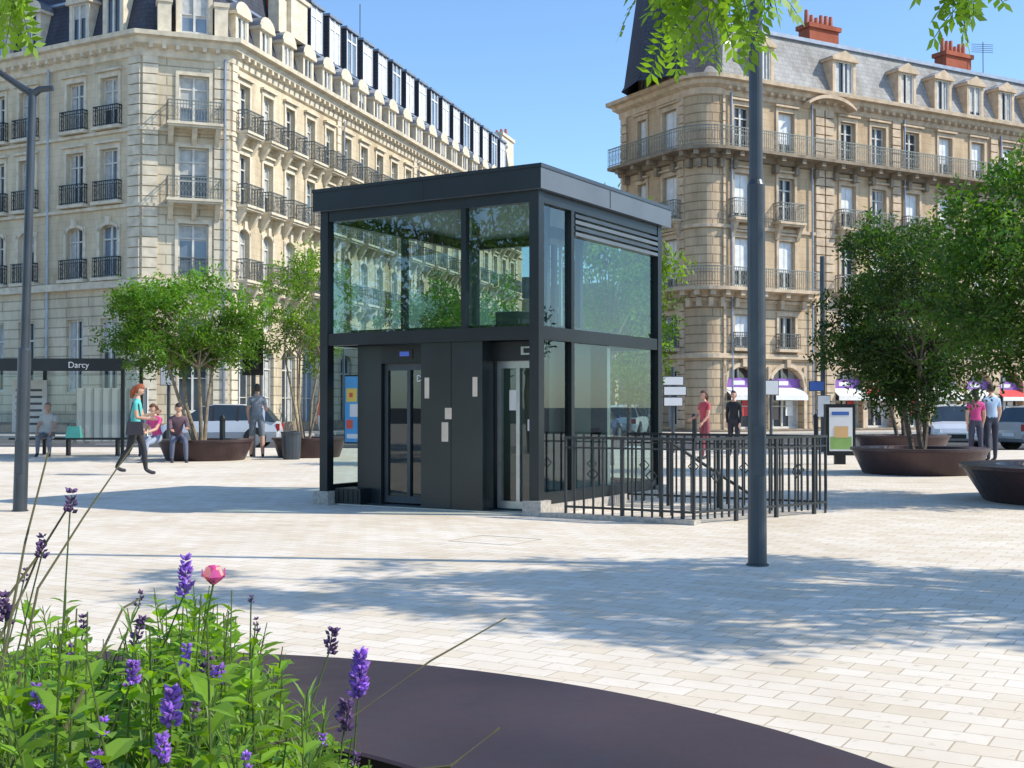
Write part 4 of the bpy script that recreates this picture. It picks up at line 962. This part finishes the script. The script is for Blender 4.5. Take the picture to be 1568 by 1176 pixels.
    for wr,d,s in hands:
        u=Vector((0,1,0)).cross(d); u=u.normalized() if u.length>.1 else Vector((1,0,0)); w=d.cross(u)
        hd.tube([wr-d*.02,wr+d*.03,wr+d*.085],[.022,.032,.03],SK,8)
        for q,(o,l) in enumerate(((-.027,.055),(-.009,.07),(.009,.066),(.026,.05))):
            b0=wr+d*.075+w*o; hd.tube([b0,b0+d*l*.55,b0+d*l*.9+u*s*-.018],[.0095,.0085,.006],SK,6)
        b0=wr+d*.03+w*.028; hd.tube([b0,b0+d*.03+w*.022,b0+d*.06+w*.022],[.011,.009,.007],SK,6)
    hd.build('hands',root,True)
    if bag:
        g=MB(); mb_=lm('bag',bag); c0=Vector((.24,.02,-.02)); g.hexa([c0+Vector(v) for v in ((-.05,-.17,-.16),(.06,-.17,-.16),(.06,.17,-.16),(-.05,.17,-.16),(-.03,-.14,.1),(.04,-.14,.1),(.04,.14,.1),(-.03,.14,.1))],mb_)
        g.tube([c0+Vector((0,-.12,.1)),Vector((.19,-.03,.45)),Vector((.12,.02,.50)),Vector((.2,.08,.4)),c0+Vector((0,.12,.1))],.012,mb_,5); g.build('shoulder_bag',root)
    zf=min(f.z for f in feet)-.095
    root.location=(x,y,(-zf*k) if seat is None else seat+.10*k); root.rotation_euler=(0,0,ang); root.scale=(k,k,k)
rad=math.radians
ST=((.03,-.03,.02),(-.03,-.05,.02)); SIT=((1.45,.1,.05),(1.5,-.05,.05)); AR=((.05,.15,.15),(-.05,.2,.15))
person('walking_woman',-7.15,23.1,rad(-80),1.66,((.35,.1,0),(-.25,-.6,0)),((.35,1.9,.15),(.1,1.5,.2)),(.10,.50,.46),(.025,.025,.03),(.30,.08,.03),.05,longhair=True,headp=.35,bag=(.03,.03,.04))
person('seated_woman',-8.3,28.45,rad(150),1.66,((1.35,.25,.02),(1.5,-.5,.0)),((.6,1.3,.1),(.5,1.5,.1)),(.66,.07,.24),(.30,.36,.46),(.10,.04,.02),.15,seat=.48,longhair=True,headp=.3)
person('seated_man',-7.85,28.55,rad(200),1.75,SIT,((.7,1.6,.1),(.6,1.5,.1)),(.12,.07,.09),(.10,.12,.18),(.03,.02,.02),.3,seat=.48,longsl=True,headp=.4)
person('seated_teenager',-9.9,32.1,rad(190),1.6,SIT,((.5,1.2,.1),(.5,1.2,.1)),(.15,.17,.25),(.05,.07,.12),(.06,.03,.02),.25,seat=.47,headp=.3)
person('waiting_man',-12.15,31.9,rad(185),1.75,SIT,((.5,1.0,.1),(.5,1.0,.15)),(.55,.55,.52),(.22,.22,.24),(.25,.2,.17),.1,seat=.47)
person('standing_man',-6.5,31.0,rad(10),1.78,((.12,.0,.04),(-.05,-.12,.04)),((.1,.3,.2),(.1,1.9,.2)),(.22,.25,.30),(.17,.19,.22),(.07,.05,.04),0,shorts=True)
person('pedestrian_in_orange',-6.0,38.5,rad(160),1.7,((.2,.1,0),(-.2,-.3,0)),AR,(.55,.10,.06),(.5,.5,.48),(.1,.05,.03))
person('woman_in_red',4.75,30,rad(120),1.60,ST,((.2,.7,.15),(.2,1.2,.15)),(.50,.07,.10),(.25,.06,.08),(.07,.03,.02),0,longhair=True)
person('person_in_black',5.75,31.5,rad(150),1.62,ST,AR,(.02,.02,.025),(.03,.03,.04),(.03,.02,.02),0,longsl=True)
person('woman_in_pink',10.75,28.2,rad(0),1.62,((.15,.05,0),(-.15,-.2,0)),AR,(.55,.06,.22),(.05,.05,.08),(.03,.02,.02),0,longhair=True)
person('man_in_blue_shirt',11.15,28.3,rad(5),1.74,((-.1,-.2,.03),(.15,.05,.03)),((.1,.3,.2),(.1,.3,.2)),(.35,.48,.66),(.03,.035,.06),(.06,.04,.03),0)
person('pedestrian_in_grey',1.9,36,rad(30),1.72,ST,AR,(.12,.13,.16),(.06,.07,.1),(.05,.03,.02),0,longsl=True)
person('pedestrian_in_white',-1.2,34,rad(60),1.7,((.2,.1,0),(-.2,-.3,0)),AR,(.6,.6,.6),(.1,.12,.2),(.05,.03,.02),0)
root=empty('shopping_bag'); m=MB(); m.hexa([Vector((-11.5,31.95,.47))+Vector(v) for v in ((-.2,-.1,0),(.2,-.1,0),(.2,.1,0),(-.2,.1,0),(-.16,-.05,.3),(.16,-.05,.3),(.16,.05,.3),(-.16,.05,.3))],flat('bag_teal',(.1,.42,.36)))
m.tube([(-11.62,31.95,.76),(-11.58,31.95,.92),(-11.42,31.95,.92),(-11.38,31.95,.76)],.012,flat('bag_handle',(.1,.3,.3)),5); m.build('bag',root)
# ------------------------------------------------------------ LIGHT, SKY, CAMERA
EL=math.radians(42); S=Vector((.992*math.cos(EL),-.124*math.cos(EL),math.sin(EL)))
ld=bpy.data.lights.new('sun','SUN'); ld.energy=5.0; ld.angle=math.radians(.53); ld.color=(1,.93,.80)
lo=bpy.data.objects.new('sun',ld); scene.collection.objects.link(lo); lo.rotation_euler=S.to_track_quat('Z','Y').to_euler(); lo.location=(30,-5,30)
w=bpy.data.worlds.new('World'); scene.world=w; w.use_nodes=True; nt=w.node_tree; bg=nt.nodes['Background']
sky=nt.nodes.new('ShaderNodeTexSky'); sky.sky_type='NISHITA'; sky.sun_disc=False; sky.sun_elevation=EL; sky.sun_rotation=math.radians(97); sky.air_density=1.0; sky.dust_density=.5; sky.ozone_density=1.4
mu=nt.nodes.new('ShaderNodeMixRGB'); mu.blend_type='MULTIPLY'; mu.inputs[0].default_value=1; mu.inputs[2].default_value=(1.28,1.58,1.85,1)
nt.links.new(sky.outputs[0],mu.inputs[1]); nt.links.new(mu.outputs[0],bg.inputs['Color']); bg.inputs['Strength'].default_value=.13
cd=bpy.data.cameras.new('camera'); cd.sensor_width=36; cd.lens=F/1568*36; cd.clip_end=5000; cd.clip_start=.05
co=bpy.data.objects.new('camera',cd); scene.collection.objects.link(co); co.location=(0,0,CH); co.rotation_euler=(math.radians(90+1.05),0,0); scene.camera=co
scene.view_settings.view_transform='Standard'; scene.view_settings.look='None'; scene.view_settings.exposure=0
